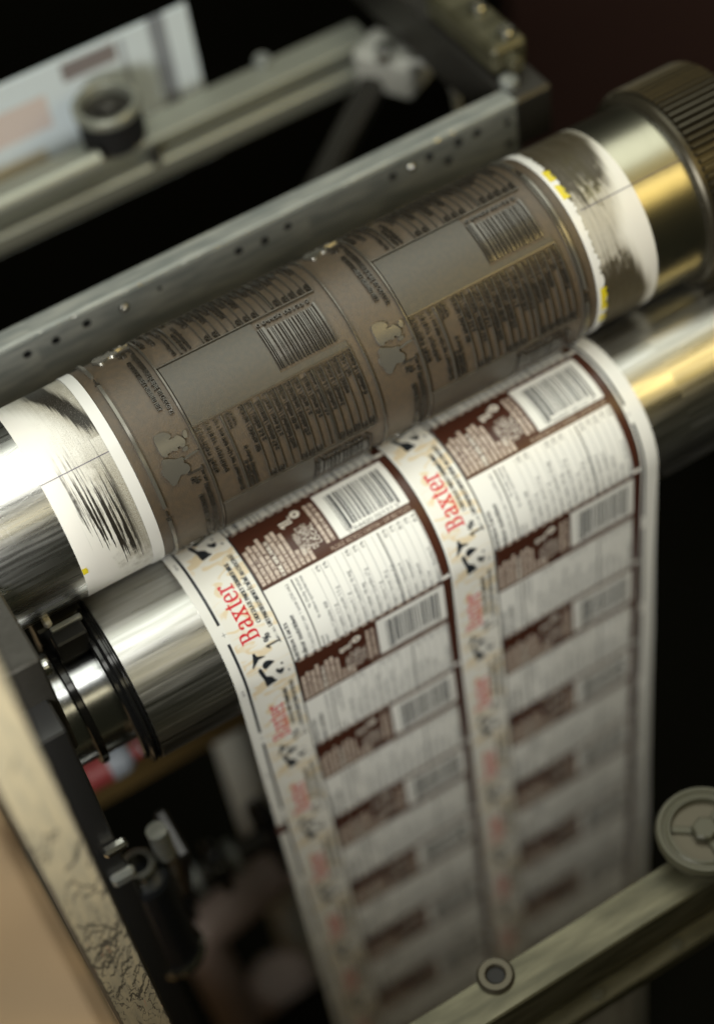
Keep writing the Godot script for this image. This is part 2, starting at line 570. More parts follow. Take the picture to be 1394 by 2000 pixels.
func web_picture() -> ImageTexture:
	var w := int(round((WEB_R - WEB_L) * PX))
	var h := int(round(PITCH * PX))
	art = Image.create(w, h, false, Image.FORMAT_RGB8)
	var white := Color(0.80, 0.81, 0.79).linear_to_srgb()
	var brown := Color(0.062, 0.021, 0.012).linear_to_srgb()
	var cream := Color(0.58, 0.50, 0.43).linear_to_srgb()
	var pale := Color(0.72, 0.69, 0.63).linear_to_srgb()
	var ink := Color(0.02, 0.024, 0.03).linear_to_srgb()
	var grey := Color(0.12, 0.13, 0.14).linear_to_srgb()
	var red := Color(0.60, 0.010, 0.025).linear_to_srgb()
	art.fill(white)
	var swirl := noise(77, 1.0, 2)
	var warp := noise(78, 1.0, 2)
	var items := black_items()
	for lane in 2:
		var dx := LANE * lane
		# cream strip with swirls of pale caramel
		var xa := int((0.0078 + dx - (0.0 if lane == 0 else -0.0002) - WEB_L) * PX)
		var xb := int((0.0334 + dx - WEB_L) * PX)
		for y in h:
			var ang := TAU * y / h
			for x in range(xa, xb):
				var u := (x - xa) / PX * 70.0
				var cy := Vector2(cos(ang), sin(ang)) * 1.0
				var q := warp.get_noise_3d(u * 0.5, cy.x, cy.y + 9.0)
				var t := swirl.get_noise_3d(u * 0.8 + q * 2.2, cy.x + q, cy.y)
				var k := clampf(smoothstep(-0.02, 0.34, t) * 0.75 + 0.08, 0, 1)
				art.set_pixel(x, y, white.lerp(Color(0.72, 0.56, 0.32).linear_to_srgb(), k * 0.75))
		# brown panel, its side bar and the narrow band of small type
		art_rect(0.0342 + dx, 0.1283 + dx, -0.0022, Q, brown)
		art_rect(0.1236 + dx, 0.1283 + dx, 0.0, 0.0778, brown)
		art_rect(0.0342 + dx, 0.1215 + dx, PITCH - 0.0028, PITCH - 0.0008, brown)
		art_rect(0.0820 + dx, 0.1236 + dx, 0.0009, 0.0313, white)
		var lines := ["INGREDIENTS: PARTLY SKIMMED MILK", "SUGAR, COCOA, SALT, COLOUR, STARCH", "CARRAGEENAN, VITAMIN A PALMITATE", "VITAMIN D3 INGRÉDIENTS: LAIT PARTIELLEMENT", "ÉCRÉMÉ, SUCRE, CACAO, SEL", "COLORANT, AMIDON, CARRAGHÉNINE, VITAMINE", "PALMITATE DE VITAMINE A, VITAMINE", "D3 KEEP REFRIGERATED GARDER"]
		var ends := [0.0128, 0.0108, 0.0118, 0.0088, 0.0128, 0.0098, 0.0092, 0.0128]
		for i in lines.size():
			for e in 4:
				art_text(lines[i], "Droid Sans", 0.0373 + 0.0029 * i + dx, 0.0341 - 0.00013 * e, 0.0339 - ends[i], 0.0020, cream if i != 4 else pale)
		var short_lines := ["AU FROID SHAKE", "WELL AGITER", "BIEN BEST"]
		for i in 3:
			for e in 4:
				art_text(short_lines[i], "Droid Sans", 0.0605 + 0.0029 * i + dx, 0.0341 - 0.00013 * e, 0.0085 - 0.001 * i, 0.0020, cream)
		var bold := ["FARM FRESH", "MILK LAIT", "DE LA FERME", "LOCAL"]
		for i in 4:
			for e in 4:
				art_text(bold[i], "Droid Sans", 0.0642 + 0.0031 * i + dx + 0.0001 * e, 0.0292 - 0.0015 * (i % 2), 0.0120 + 0.0015 * (i % 3), 0.0025, pale)
		for i in 2:
			for e in 4:
				art_text(["MEILLEUR AVANT VOIR LE DESSUS DU", "CARTON BEST BEFORE SEE TOP"][i], "Droid Sans", 0.0771 + 0.0031 * i + dx, 0.0300 - 0.00013 * e, 0.0255, 0.0020, cream)
		for e in 3:
			art_text("1", "Droid Sans", 0.0662 + dx, 0.0118 - 0.0002 * e, 0.0022, 0.0068, pale)
			art_text("L", "Droid Sans", 0.0662 + dx, 0.0085 - 0.0002 * e, 0.0030, 0.0068, pale)
		for k in 24:
			var t0 := TAU * k / 24
			var t1 := TAU * (k + 1) / 24
			var c := Vector2(0.0695 + dx - WEB_L, 0.0062)
			var a := Vector2(cos(t0), sin(t0))
			var b := Vector2(cos(t1), sin(t1))
			art_tri((c + a * 0.0009) * PX, (c + a * 0.0027) * PX, (c + b * 0.0027) * PX, pale)
			art_tri((c + a * 0.0009) * PX, (c + b * 0.0027) * PX, (c + b * 0.0009) * PX, pale)
		art_text("PLEASE RECYCLE CARTON / SVP RECYCLER", "Droid Sans", 0.0755 + dx, 0.0349, 0.0470, 0.0022, cream, true)
		# the white nutrition table
		art_rect(0.0343 + dx, 0.1234 + dx, Q + 0.0004, PITCH - 0.0036, white)
		art_rect(0.1238 + dx, 0.1284 + dx, PITCH - 0.0050, PITCH - 0.0022, white)
		for k in 16:
			art_rect(0.0360 + 0.0054 * k + dx, 0.0360 + 0.0054 * k + 0.0035 + dx, PITCH - 0.0024, PITCH - 0.0011, cream)
		for rr in items.rects:
			var thin: bool = rr[1] - rr[0] < 0.0003 and rr[3] > 0.06
			if rr[3] - rr[2] < 0.001:
				continue
			art_rect(rr[0] + dx, rr[1] + dx, rr[2], rr[3], grey.lerp(white, 0.45) if thin else ink)
		for t in items.texts:
			for e in (4 if t[6] else 2):
				art_text(t[0], t[1], t[2] + dx, t[3] - 0.00012 * e, t[4], t[5], ink if t[6] else grey)
		art_text("0 64420 00137 5", "Droid Sans", 0.0880 + dx, 0.0306, 0.030, 0.0019, ink, true)
		for p in cow_shapes():
			art_poly(rounded(p), dx, ink)
		for e in 3:
			art_text("Baxter", "Droid Serif", 0.0224 + dx, 0.0556 - 0.00016 * e, 0.0322, 0.0098, red, false, 0.0)
	# register bars and crosses at the web's edges
	for bar in [[0.0053, 0.0069], [0.2524, 0.2540]]:
		art_rect(bar[0], bar[1], 0.0512, PITCH, ink)
		art_rect(bar[0], bar[1], 0.0, 0.0405, ink)
		var mid: float = (bar[0] + bar[1]) * 0.5
		art_rect(mid - 0.0012, mid + 0.0012, 0.0458, 0.0460, grey)
		art_rect(mid - 0.0001, mid + 0.0001, 0.0446, 0.0472, grey)
	art_text("label 4B", "Droid Sans", 0.0040, 0.0025, 0.0050, 0.0016, grey)
	return ImageTexture.create_from_image(art)


# ---------------------------------------------------------------- the plate in relief

func on_plate(x: float, a: float, r: float) -> Vector3:
	var t := PHI0 - a / R1
	return Vector3(x, r * sin(t), r * cos(t))


func radial(a: float) -> Vector3:
	var t := PHI0 - a / R1
	return Vector3(0, sin(t), cos(t))


func raised_rect(mb: MB, x0: float, x1: float, a0: float, a1: float, lo: float, hi: float) -> void:
	var steps := maxi(1, int(ceil((a1 - a0) / 0.0022)))
	for i in steps:
		var b0 := a0 + (a1 - a0) * i / steps
		var b1 := a0 + (a1 - a0) * (i + 1) / steps
		var n0 := radial(b0)
		var n1 := radial(b1)
		var k := mb.vert(on_plate(x0, b0, hi), n0, Vector2(x0, b0))
		mb.vert(on_plate(x1, b0, hi), n0, Vector2(x1, b0))
		mb.vert(on_plate(x1, b1, hi), n1, Vector2(x1, b1))
		mb.vert(on_plate(x0, b1, hi), n1, Vector2(x0, b1))
		mb.face(k, k + 1, k + 2)
		mb.face(k, k + 2, k + 3)
		var wide := minf(0.00018, (hi - lo) * 0.35)
		mb.quad(on_plate(x0, b0, hi), on_plate(x0, b1, hi), on_plate(x0 - wide, b1, lo), on_plate(x0 - wide, b0, lo), (Vector3(-1, 0, 0) + n0 * 0.3).normalized())
		mb.quad(on_plate(x1, b0, hi), on_plate(x1, b1, hi), on_plate(x1 + wide, b1, lo), on_plate(x1 + wide, b0, lo), (Vector3(1, 0, 0) + n0 * 0.3).normalized())
	for e in [[a0, 1.0], [a1, -1.0]]:
		var t: float = PHI0 - e[0] / R1
		var nn: Vector3 = Vector3(0, cos(t), -sin(t)) * e[1]
		mb.quad(on_plate(x0, e[0], hi), on_plate(x1, e[0], hi), on_plate(x1, e[0], lo), on_plate(x0, e[0], lo), nn)


func raised_poly(mb: MB, p: PackedVector2Array, dx: float, da: float, lo: float, hi: float) -> void:
	var t := Geometry2D.triangulate_polygon(p)
	for i in range(0, t.size(), 3):
		var k := mb.v.size()
		for j in 3:
			var c := p[t[i + j]]
			mb.vert(on_plate(c.x + dx, c.y + da, hi), radial(c.y + da), Vector2(c.x + dx, c.y))
		mb.face(k, k + 1, k + 2)
	var cw := Geometry2D.is_polygon_clockwise(p)
	for i in p.size():
		var a := p[i]
		var b := p[(i + 1) % p.size()]
		var e := (b - a).normalized()
		var o := Vector2(e.y, -e.x) * (-1.0 if cw else 1.0)
		var tt := PHI0 - (a.y + da) / R1
		var nn := (Vector3(o.x, 0, 0) + Vector3(0, -cos(tt), sin(tt)) * o.y + radial(a.y + da) * 0.25).normalized()
		mb.quad(on_plate(a.x + dx, a.y + da, hi), on_plate(b.x + dx, b.y + da, hi), on_plate(b.x + dx + o.x * 0.0001, b.y + da + o.y * 0.0001, lo), on_plate(a.x + dx + o.x * 0.0001, a.y + da + o.y * 0.0001, lo), nn)


# mirror lettering standing up from the plate: reads towards larger a, its top towards smaller x (or, along, towards larger x)
func raised_text(mb: MB, text: String, font: String, x: float, a: float, length: float, cap: float, lo: float, hi: float, along := false) -> void:
	var g := glyph(text, font, 1.0)
	var sx: float = length / g.w
	var sy := cap / CAP
	var v: PackedVector3Array = g.v
	var nn: PackedVector3Array = g.n
	var base := mb.v.size()
	for i in v.size():
		var gx: float = (v[i].x - g.x0) * sx
		var gy := (v[i].y - BASELINE) * sy
		var px := x + gx if along else x - gy
		var pa := a + gy if along else a + gx
		var t := PHI0 - pa / R1
		var st := sin(t)
		var ct := cos(t)
		var r := lo + (v[i].z + 0.5) * (hi - lo)
		mb.v.append(Vector3(px, r * st, r * ct))
		var q := nn[i]
		var da := Vector3(0, -ct, st)
		var m := (Vector3(q.x, 0, 0) + da * q.y if along else Vector3(-q.y, 0, 0) + da * q.x) + Vector3(0, st, ct) * q.z
		mb.n.append(m.normalized())
		mb.uv.append(Vector2(px, pa))
	if g.i != null and g.i.size() > 0:
		var ii: PackedInt32Array = g.i
		for i in range(0, ii.size(), 3):
			mb.face(base + ii[i], base + ii[i + 1], base + ii[i + 2])
	else:
		for i in range(0, v.size(), 3):
			mb.face(base + i, base + i + 1, base + i + 2)


func build_plate(owner_node: Node3D) -> void:
	var floor_r := R1 - 0.0015
	var mb := MB.new()
	mb.lathe([Vector2(0.0, R1 - 0.0021), Vector2(0.0, floor_r - 0.0001), Vector2(0.0003, floor_r), Vector2(0.2597, floor_r), Vector2(0.26, floor_r - 0.0001), Vector2(0.26, R1 - 0.0021)], 160)
	var plate := put(mb, "printing_plate", mats.plate_floor, owner_node)
	var items := black_items()
	for k in range(-1, 3):
		for lane in 2:
			var dx := LANE * lane
			var off := Q + PITCH * k
			var solid := MB.new()
			# solid panel round the bar code
			raised_rect(solid, 0.0349 + dx, 0.0862 + dx, off - 0.0346, off, floor_r, R1 - 0.0005)
			raised_rect(solid, 0.08621 + dx, 0.1230 + dx, off - 0.0034, off - 0.0001, floor_r, R1 - 0.0005)
			put(solid, "solid_panel", mats.plate_panel, plate)
			var lines := MB.new()
			var code := MB.new()
			for rr in items.rects:
				var a0: float = off - rr[3]
				var a1: float = off - rr[2]
				if rr[0] > 0.0865 and rr[3] < 0.031:
					raised_rect(code, rr[0] + dx, rr[1] + dx, a0, a1, floor_r, R1)
				else:
					raised_rect(lines, rr[0] + dx, rr[1] + dx, a0, a1, floor_r, R1 - 0.00002)
			put(lines, "raised_rule", mats.plate_top, plate).set_meta("kind", "stuff")
			put(code, "raised_bar_code", mats.plate_ink, plate).set_meta("kind", "stuff")
			var letters := MB.new()
			for t in items.texts:
				var a0: float = off - t[3]
				if a0 > -0.066 and a0 < 0.16:
					raised_text(letters, t[0], t[1], t[2] + dx, a0, t[4], t[5], floor_r, R1)
			raised_text(letters, "0 64420 00137 5", "Droid Sans", 0.0880 + dx, off - 0.0322, 0.030, 0.0019, floor_r, R1, true)
			put(letters, "raised_lettering", mats.plate_ink, plate).set_meta("kind", "stuff")
			for p in plate_cow_shapes():
				var cow := MB.new()
				raised_poly(cow, rounded(p), dx, PITCH * k, floor_r, R1)
				put(cow, "raised_cow_patch", mats.plate_emblem, plate)
		var bar := MB.new()
		raised_rect(bar, 0.0053, 0.0069, PITCH * k - 0.0072, PITCH * k + 0.0672, floor_r, R1)
		put(bar, "raised_register_bar", mats.plate_emblem, plate)
		bar = MB.new()
		raised_rect(bar, 0.2524, 0.2540, PITCH * k - 0.0072, PITCH * k + 0.0672, floor_r, R1)
		put(bar, "raised_register_bar", mats.plate_emblem, plate)
		for x in [0.0061, 0.2532]:
			var cross := MB.new()
			raised_rect(cross, x - 0.0003, x + 0.0003, PITCH * k + 0.0698, PITCH * k + 0.0728, floor_r, R1)
			raised_rect(cross, x - 0.0012, x + 0.0012, PITCH * k + 0.0740, PITCH * k + 0.0746, floor_r, R1)
			put(cross, "raised_register_cross", mats.plate_ink, plate)


# white mounting tape with dried black ink dragged over it; u across from x0 to x1, v round from t0 to t1
func tape_material(called: String, x0: float, x1: float, t0: float, t1: float, right: bool) -> StandardMaterial3D:
	var w := 288
	var h := 1024
	var im := Image.create(w, h, false, Image.FORMAT_RGB8)
	var hm := Image.create(w, h, false, Image.FORMAT_L8)
	var st := noise(201 + int(right), 1.0, 3)
	var gr := noise(203, 1.0, 4)
	var bl := noise(204, 1.0, 4)
	var white := Color(0.80, 0.79, 0.74)
	var black := Color(0.020, 0.016, 0.011)
	var wash := Color(0.26, 0.235, 0.17)
	for j in h:
		var t := t0 + (t1 - t0) * (j + 0.5) / h
		for i in w:
			var x := x0 + (x1 - x0) * (i + 0.5) / w
			var s1 := st.get_noise_2d((x + t * 0.0012) * 480.0, t * 0.55) * 0.5 + 0.5
			var s2 := st.get_noise_2d((x + t * 0.0012) * 2300.0 + 50.0, t * 1.5) * 0.5 + 0.5
			var g := gr.get_noise_2d(x * 2600.0, t * 60.0) * 0.5 + 0.5
			var b := bl.get_noise_2d(x * 160.0, t * 5.5) * 0.5 + 0.5
			var dark := 0.0
			var haze := 0.0
			if not right:
				# a slanting blot over the top
				var cx := lerpf(-0.0205, -0.0068, clampf((2.05 - t) / 0.85, 0, 1)) + (s1 - 0.5) * 0.004
				var width := lerpf(0.007, 0.0036, clampf((2.05 - t) / 0.85, 0, 1))
				if t > 1.18:
					dark = smoothstep(1.15, 0.55, absf(x - cx) / width) * smoothstep(1.18, 1.34, t + (s2 - 0.5) * 0.25) * smoothstep(0.25, 0.5, g + 0.16)
					haze = smoothstep(1.9, 0.6, absf(x - cx - 0.003) / (width * 2.0)) * 0.75 * smoothstep(0.3, 0.6, g + b * 0.3)
				# long brush strokes with ragged ends
				var e := clampf((x + 0.0335) / 0.027, 0.0, 1.0)
				var stop := lerpf(0.42, -0.12, e) + (s1 - 0.5) * -0.9 + (s2 - 0.5) * 0.45
				var inside := smoothstep(-0.0345, -0.0318, x) * smoothstep(-0.0085, -0.0125, x)
				var body := smoothstep(stop, stop + 0.05, t) * smoothstep(1.35, 0.72, t + (b - 0.5) * 0.5)
				var comb := smoothstep(0.46, 0.58, s1 * 0.62 + s2 * 0.38 + 0.14 * smoothstep(1.0, 0.45, t) - 0.07)
				dark = maxf(dark, inside * body * comb * smoothstep(0.16, 0.42, g + 0.12))
				haze = maxf(haze, smoothstep(-0.026, -0.012, x + (b - 0.5) * 0.012) * smoothstep(-0.55, 0.1, t + (b - 0.5) * 0.5) * smoothstep(1.5, 0.7, t) * smoothstep(0.05, 0.6, g * 0.7 + s2 * 0.3) * 0.85)
				dark = maxf(dark, 0.8 * smoothstep(0.62, 0.8, g) * haze)
				haze = maxf(haze, 0.62 * smoothstep(0.42, 0.7, g * 0.75 + s2 * 0.25) * smoothstep(-0.034, -0.016, x + (b - 0.5) * 0.01) * smoothstep(0.1, 0.6, t) * smoothstep(2.2, 1.6, t))
			else:
				var edge := 0.297
				if t > 0.6:
					edge = lerpf(0.2815, 0.2985, clampf((t - 0.6) / 1.15, 0, 1))
				else:
					edge = lerpf(0.2815, 0.2935, clampf((0.6 - t) / 0.75, 0, 1))
				edge += (s1 - 0.5) * 0.004 + (g - 0.5) * 0.002
				var c := smoothstep(edge + 0.0022, edge - 0.0040, x)
				var heavy := maxf(smoothstep(0.95, 1.40, t + (b - 0.5) * 0.5), smoothstep(0.58, 0.20, t + (b - 0.5) * 0.4))
				var bristle := s1 * 0.45 + s2 * 0.55
				dark = c * smoothstep(0.72, 0.40, bristle * 0.7 + g * 0.3 + 0.38 * (1.0 - heavy) - 0.17)
				haze = c * (0.6 + 0.4 * smoothstep(0.75, 0.35, g * 0.6 + s2 * 0.4)) * (0.6 + 0.4 * heavy)
				haze = maxf(haze, 0.5 * smoothstep(0.0, 1.0, smoothstep(edge + 0.006, edge, x) * s2))
			var col := white.lerp(Color(0.21, 0.175, 0.10) if right else wash, clampf(haze, 0, 1))
			if right:
				col = col.lerp(Color(0.24, 0.21, 0.02), 0.9 * haze * smoothstep(0.009, 0.001, absf(x - 0.2785)) * smoothstep(0.45, 0.15, absf(t - 1.35)) * smoothstep(0.4, 0.7, b + g * 0.3))
			col = col.lerp(Color(0.042, 0.033, 0.018) if right else black, clampf(dark * (0.92 if right else 1.0), 0, 1))
			im.set_pixel(i, j, col.linear_to_srgb())
			var hh := clampf(0.3 + 0.45 * dark * g + 0.25 * haze * g + 0.05 * g, 0, 1)
			hm.set_pixel(i, j, Color(hh, hh, hh))
	var m := mat(called, Color(1, 1, 1), 0.4)
	m.albedo_texture = ImageTexture.create_from_image(im)
	m.heightmap_enabled = true
	m.heightmap_texture = ImageTexture.create_from_image(hm)
	m.heightmap_scale = 0.05
	m.texture_repeat = false
	return m


func sleeve(x0: float, x1: float, r: float, t0: float, t1: float, segs: int, jag := 0.0, sd := 0) -> MB:
	# a strip wrapped on the cylinder; jag cuts its right edge unevenly
	var rr := RandomNumberGenerator.new()
	rr.seed = sd
	var mb := MB.new()
	var prev := 0.0
	for i in segs + 1:
		var t := t0 + (t1 - t0) * i / segs
		if jag > 0.0:
			prev = lerpf(prev, rr.randf() * jag, 0.7)
		var n := Vector3(0, sin(t), cos(t))
		var vv := float(i) / segs
		mb.vert(Vector3(x0, 0, 0) + n * r, n, Vector2(0, vv))
		mb.vert(Vector3(x1 + prev, 0, 0) + n * r, n, Vector2(1, vv))
		mb.vert(Vector3(x0, 0, 0) + n * (r - 0.0003), Vector3(-1, 0, 0), Vector2(0, vv))
		mb.vert(Vector3(x0, 0, 0) + n * r, Vector3(-1, 0, 0), Vector2(0, vv))
		mb.vert(Vector3(x1 + prev, 0, 0) + n * (r - 0.0003), Vector3(1, 0, 0), Vector2(1, vv))
		mb.vert(Vector3(x1 + prev, 0, 0) + n * r, Vector3(1, 0, 0), Vector2(1, vv))
	for i in segs:
		var k := i * 6
		for e in [0, 2, 4]:
			mb.face(k + e, k + e + 1, k + 6 + e)
			mb.face(k + e + 1, k + 7 + e, k + 6 + e)
	return mb


# ---------------------------------------------------------------- scene

func _ready() -> void:
	rng.seed = 7
	# camera
	var cam := Camera3D.new()
	cam.name = "camera"
	add_child(cam)
	cam.transform = Transform3D(Basis(Vector3(0.85395349, -0.10877892, 0.50885222), Vector3(0.45988594, 0.6152985, -0.64024423), Vector3(-0.24345093, 0.78075277, 0.5754622)), Vector3(-0.12816, 0.68516, 0.60214))
	var lens := CameraAttributesPhysical.new()
	lens.frustum_focal_length = 24.0 / (2.0 * tan(deg_to_rad(31.7023) * 0.5))
	lens.frustum_focus_distance = 0.872
	lens.frustum_near = 0.05
	lens.frustum_far = 20.0
	lens.exposure_aperture = lens.frustum_focal_length * 0.001 / 0.029
	cam.attributes = lens
	cam.current = true

	# air and lamps
	var we := WorldEnvironment.new()
	we.name = "world_environment"
	var env := Environment.new()
	env.background_mode = Environment.BG_COLOR
	env.background_color = Color(0.012, 0.012, 0.007).linear_to_srgb()
	env.tonemap_mode = Environment.TONE_MAPPER_LINEAR
	env.tonemap_exposure = 1.15
	env.sdfgi_enabled = true
	env.ssao_enabled = true
	env.ssil_enabled = true
	we.environment = env
	add_child(we)
	var spot := SpotLight3D.new()
	spot.name = "inspection_lamp"
	spot.light_color = Color(1.0, 1.0, 0.95).linear_to_srgb()
	spot.light_energy = 0.42
	spot.light_size = 0.11
	spot.spot_angle = 37.0
	spot.spot_angle_attenuation = 1.0
	spot.spot_range = 6.0
	spot.spot_attenuation = 2.0
	spot.shadow_enabled = true
	add_child(spot)
	spot.look_at_from_position(Vector3(-0.31, 0.29, 0.38), Vector3(0.06, 0.0, 0.07), Vector3.UP)
	lamp("lamp_overhead", Vector3(0.05, 1.3, 0.34), Vector3(0.05, 0, 0), Vector2(0.7, 0.26), Color(1.0, 1.0, 0.92), 0.26)
	lamp("lamp_overhead_far", Vector3(0.85, 1.2, 0.22), Vector3(0.25, 0, 0), Vector2(0.5, 0.14), Color(1.0, 0.84, 0.42), 0.035)
	lamp("lamp_front", Vector3(0.05, 0.95, 1.05), Vector3(0.0, 0, 0.05), Vector2(0.6, 0.22), Color(1.0, 0.90, 0.60), 0.06)
	lamp("lamp_front_far", Vector3(0.95, 1.0, 0.68), Vector3(0.3, 0, 0), Vector2(0.5, 0.14), Color(1.0, 0.83, 0.44), 0.048)
	lamp("ceiling_panel", Vector3(0.35, 1.2, -0.32), Vector3(0.2, 0, -0.1), Vector2(1.5, 0.85), Color(0.97, 1.0, 0.88), 0.85)
	lamp("lamp_warm", Vector3(0.62, 0.62, 0.50), Vector3(0.24, 0, 0.05), Vector2(0.40, 0.30), Color(1.0, 0.74, 0.26), 0.11)

	make_materials()
	build_surroundings()
	build_rear()
	build_rear_clutter()
	build_roller()
	build_cylinder()
	build_web()
	build_front()


func lamp(called: String, at: Vector3, to: Vector3, size: Vector2, color: Color, energy: float) -> void:
	var l := AreaLight3D.new()
	l.name = called
	l.area_size = size
	l.light_color = color.linear_to_srgb()
	l.light_energy = energy
	l.shadow_enabled = true
	l.set("area_range", 6.0)
	add_child(l)
	l.look_at_from_position(at, to, Vector3(0.1, 0.3, 0.9).normalized())


func build_surroundings() -> void:
	var mb := MB.new()
	mb.cbox(Transform3D(Basis(), Vector3(-0.9, -1.02, -0.2)), Vector3(1.5, 0.04, 3.0), 0.001)
	put(mb, "floor", mats.floor_paint).set_meta("kind", "structure")
	mb = MB.new()
	mb.cbox(Transform3D(Basis(), Vector3(-0.4035, -0.62, 0.05)), Vector3(0.55, 0.60, 0.9), 0.01)
	tag(put(mb, "cream_cabinet", mats.cream_paint), "peach cream painted cabinet top beyond the worn side frame", "cabinet")
	mb = MB.new()
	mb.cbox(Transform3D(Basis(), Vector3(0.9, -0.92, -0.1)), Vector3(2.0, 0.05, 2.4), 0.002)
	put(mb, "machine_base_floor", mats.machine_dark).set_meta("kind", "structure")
	mb = MB.new()
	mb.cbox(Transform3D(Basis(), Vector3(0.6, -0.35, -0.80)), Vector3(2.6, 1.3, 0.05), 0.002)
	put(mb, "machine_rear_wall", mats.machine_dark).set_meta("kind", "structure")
	mb = MB.new()
	mb.cbox(Transform3D(Basis(), Vector3(0.66, -0.35, -0.45)), Vector3(0.05, 0.62, 0.36), 0.006)
	var o := put(mb, "maroon_guard", mats.maroon_paint)
	tag(o, "dark maroon machine panel in shadow behind the gear", "panel")


func build_rear() -> void:
	# slotted crossbar: an angle section with drilled front face
	var bar := thing("drilled_crossbar", "grey aluminium crossbar with drilled holes just behind the printing cylinder", "crossbar")
	var csg := CSGCombiner3D.new()
	var web := CSGBox3D.new()
	web.size = Vector3(0.85, 0.085, 0.006)
	web.position = Vector3(-0.118, -0.0245, -0.093)
	web.name = "face_plate"
	web.material = mats.aluminium
	csg.add_child(web)
	var holes := [[0.0109, 0.0094, 0.0026], [-0.006, 0.0094, 0.0026], [0.0296, 0.0107, 0.0026], [0.0518, 0.0094, 0.0028], [0.0736, 0.0102, 0.0014], [0.1225, 0.0098, 0.0026], [0.1387, 0.0081, 0.0026], [0.1537, 0.0102, 0.0024], [0.2217, 0.0091, 0.0026], [0.2337, 0.0102, 0.0026], [0.246, 0.0103, 0.0026], [0.2579, 0.0009, 0.0026], [0.2656, 0.0108, 0.0028], [0.278, 0.0109, 0.0028], [0.2985, 0.0080, 0.0022], [0.2995, -0.0079, 0.0026]]
	for hh in holes:
		var c := CSGCylinder3D.new()
		c.operation = CSGShape3D.OPERATION_SUBTRACTION
		c.radius = hh[2]
		c.height = 0.03
		c.sides = 20
		c.rotation.x = PI / 2
		c.position = Vector3(hh[0], hh[1], -0.093)
		c.material = mats.hole_black
		csg.add_child(c)
	hang(csg, "face_plate", bar)
	var mb := MB.new()
	mb.along_x(PackedVector2Array([Vector2(-0.0905, 0.0186), Vector2(-0.0911, 0.0195), Vector2(-0.0924, 0.0200), Vector2(-0.1030, 0.0200), Vector2(-0.1040, 0.0190), Vector2(-0.1040, 0.0150), Vector2(-0.1030, 0.0146), Vector2(-0.0970, 0.0146), Vector2(-0.0962, 0.0181), Vector2(-0.0905, 0.0181)]), -0.54, 0.3065)
	put(mb, "top_flange", mats.aluminium, bar)
	mb = MB.new()
	mb.along_x(PackedVector2Array([Vector2(-0.0965, 0.0140), Vector2(-0.0965, -0.066), Vector2(-0.1035, -0.066), Vector2(-0.1035, 0.0140)]), -0.54, 0.3055)
	put(mb, "backing_strip", mats.hole_black, bar)
	for x in [[0.0518, 0.0094], [0.2337, 0.0102]]:
		mb = MB.new()
		mb.turned([Vector2(0.0022, -0.006), Vector2(0.0022, 0.0016), Vector2(0.0014, 0.0026), Vector2(0.0, 0.0028)], 16, Vector3(x[0], x[1], -0.0905), Vector3(0, 0, 1))
		put(mb, "screw", mats.bright_steel, bar)
	# nicks and burrs along the worn edge
	for i in 26:
		var x := rng.randf_range(-0.05, 0.12) if i < 20 else rng.randf_range(0.12, 0.3)
		mb = MB.new()
		mb.cbox(Transform3D(Basis(Vector3(1, 0.2, 0).normalized(), rng.randf()), Vector3(x, 0.0186, -0.0909)), Vector3(rng.randf_range(0.0008, 0.003), 0.0008, 0.0010), 0.0002)
		put(mb, "edge_burr", mats.bright_steel, bar)
	# arm running back from the crossbar's end, with a clamp block on it
	var arm := thing("support_arm", "dark steel support arm running back from the crossbar's far end", "arm")
	mb = MB.new()
	mb.cbox(Transform3D(Basis(), Vector3(0.3165, 0.002, -0.26)), Vector3(0.027, 0.036, 0.34), 0.002)
	put(mb, "beam", mats.dark_steel, arm)
	mb = MB.new()
	mb.turned([Vector2(0.006, 0.0), Vector2(0.006, 0.004), Vector2(0.005, 0.005), Vector2(0, 0.005)], 6, Vector3(0.310, 0.0201, -0.1045))
	put(mb, "bolt", mats.aluminium, arm)
	var block := thing("clamp_block", "olive steel clamp block with two bolts at the crossbar's end", "clamp")
	mb = MB.new()
	mb.cbox(Transform3D(Basis(), Vector3(0.3175, 0.0305, -0.150)), Vector3(0.024, 0.0185, 0.075), 0.003)
	put(mb, "block", mats.olive_steel, block)
	for z in [-0.121, -0.150]:
		mb = MB.new()
		mb.turned([Vector2(0.0050, 0.0), Vector2(0.0050, 0.004), Vector2(0.0042, 0.005), Vector2(0.0025, 0.005), Vector2(0.0023, 0.002), Vector2(0, 0.002)], 20, Vector3(0.320, 0.0398, z))
		put(mb, "bolt", mats.bright_steel, block)
	mb = MB.new()
	mb.turned([Vector2(0.0052, 0), Vector2(0.0052, 0.007), Vector2(0.004, 0.008), Vector2(0, 0.008)], 18, Vector3(0.3170, 0.030, -0.1123), Vector3(0, 0, 1))
	put(mb, "bolt", mats.olive_steel, block)
	# guide rail
	var rail := thing("guide_rail", "long grooved aluminium guide rail running behind the drilled crossbar", "rail")
	mb = MB.new()
	mb.along_x(PackedVector2Array([Vector2(-0.2460, -0.0575), Vector2(-0.2460, -0.0462), Vector2(-0.2480, -0.0445), Vector2(-0.2600, -0.0445), Vector2(-0.2600, -0.0360), Vector2(-0.2520, -0.0355), Vector2(-0.2508, -0.0310), Vector2(-0.2520, -0.0300), Vector2(-0.2740, -0.0300), Vector2(-0.2750, -0.0310), Vector2(-0.2750, -0.0575)]), -0.3, 0.30)
	put(mb, "rail_profile", mats.rail_metal, rail)
	mb = MB.new()
	mb.tube([Vector3(-0.3, -0.0225, -0.2460), Vector3(0.101, -0.0225, -0.2460), Vector3(0.1045, -0.0225, -0.2460)], 0.0066, 16)
	put(mb, "slide_rod", mats.rail_metal, rail)
	mb = MB.new()
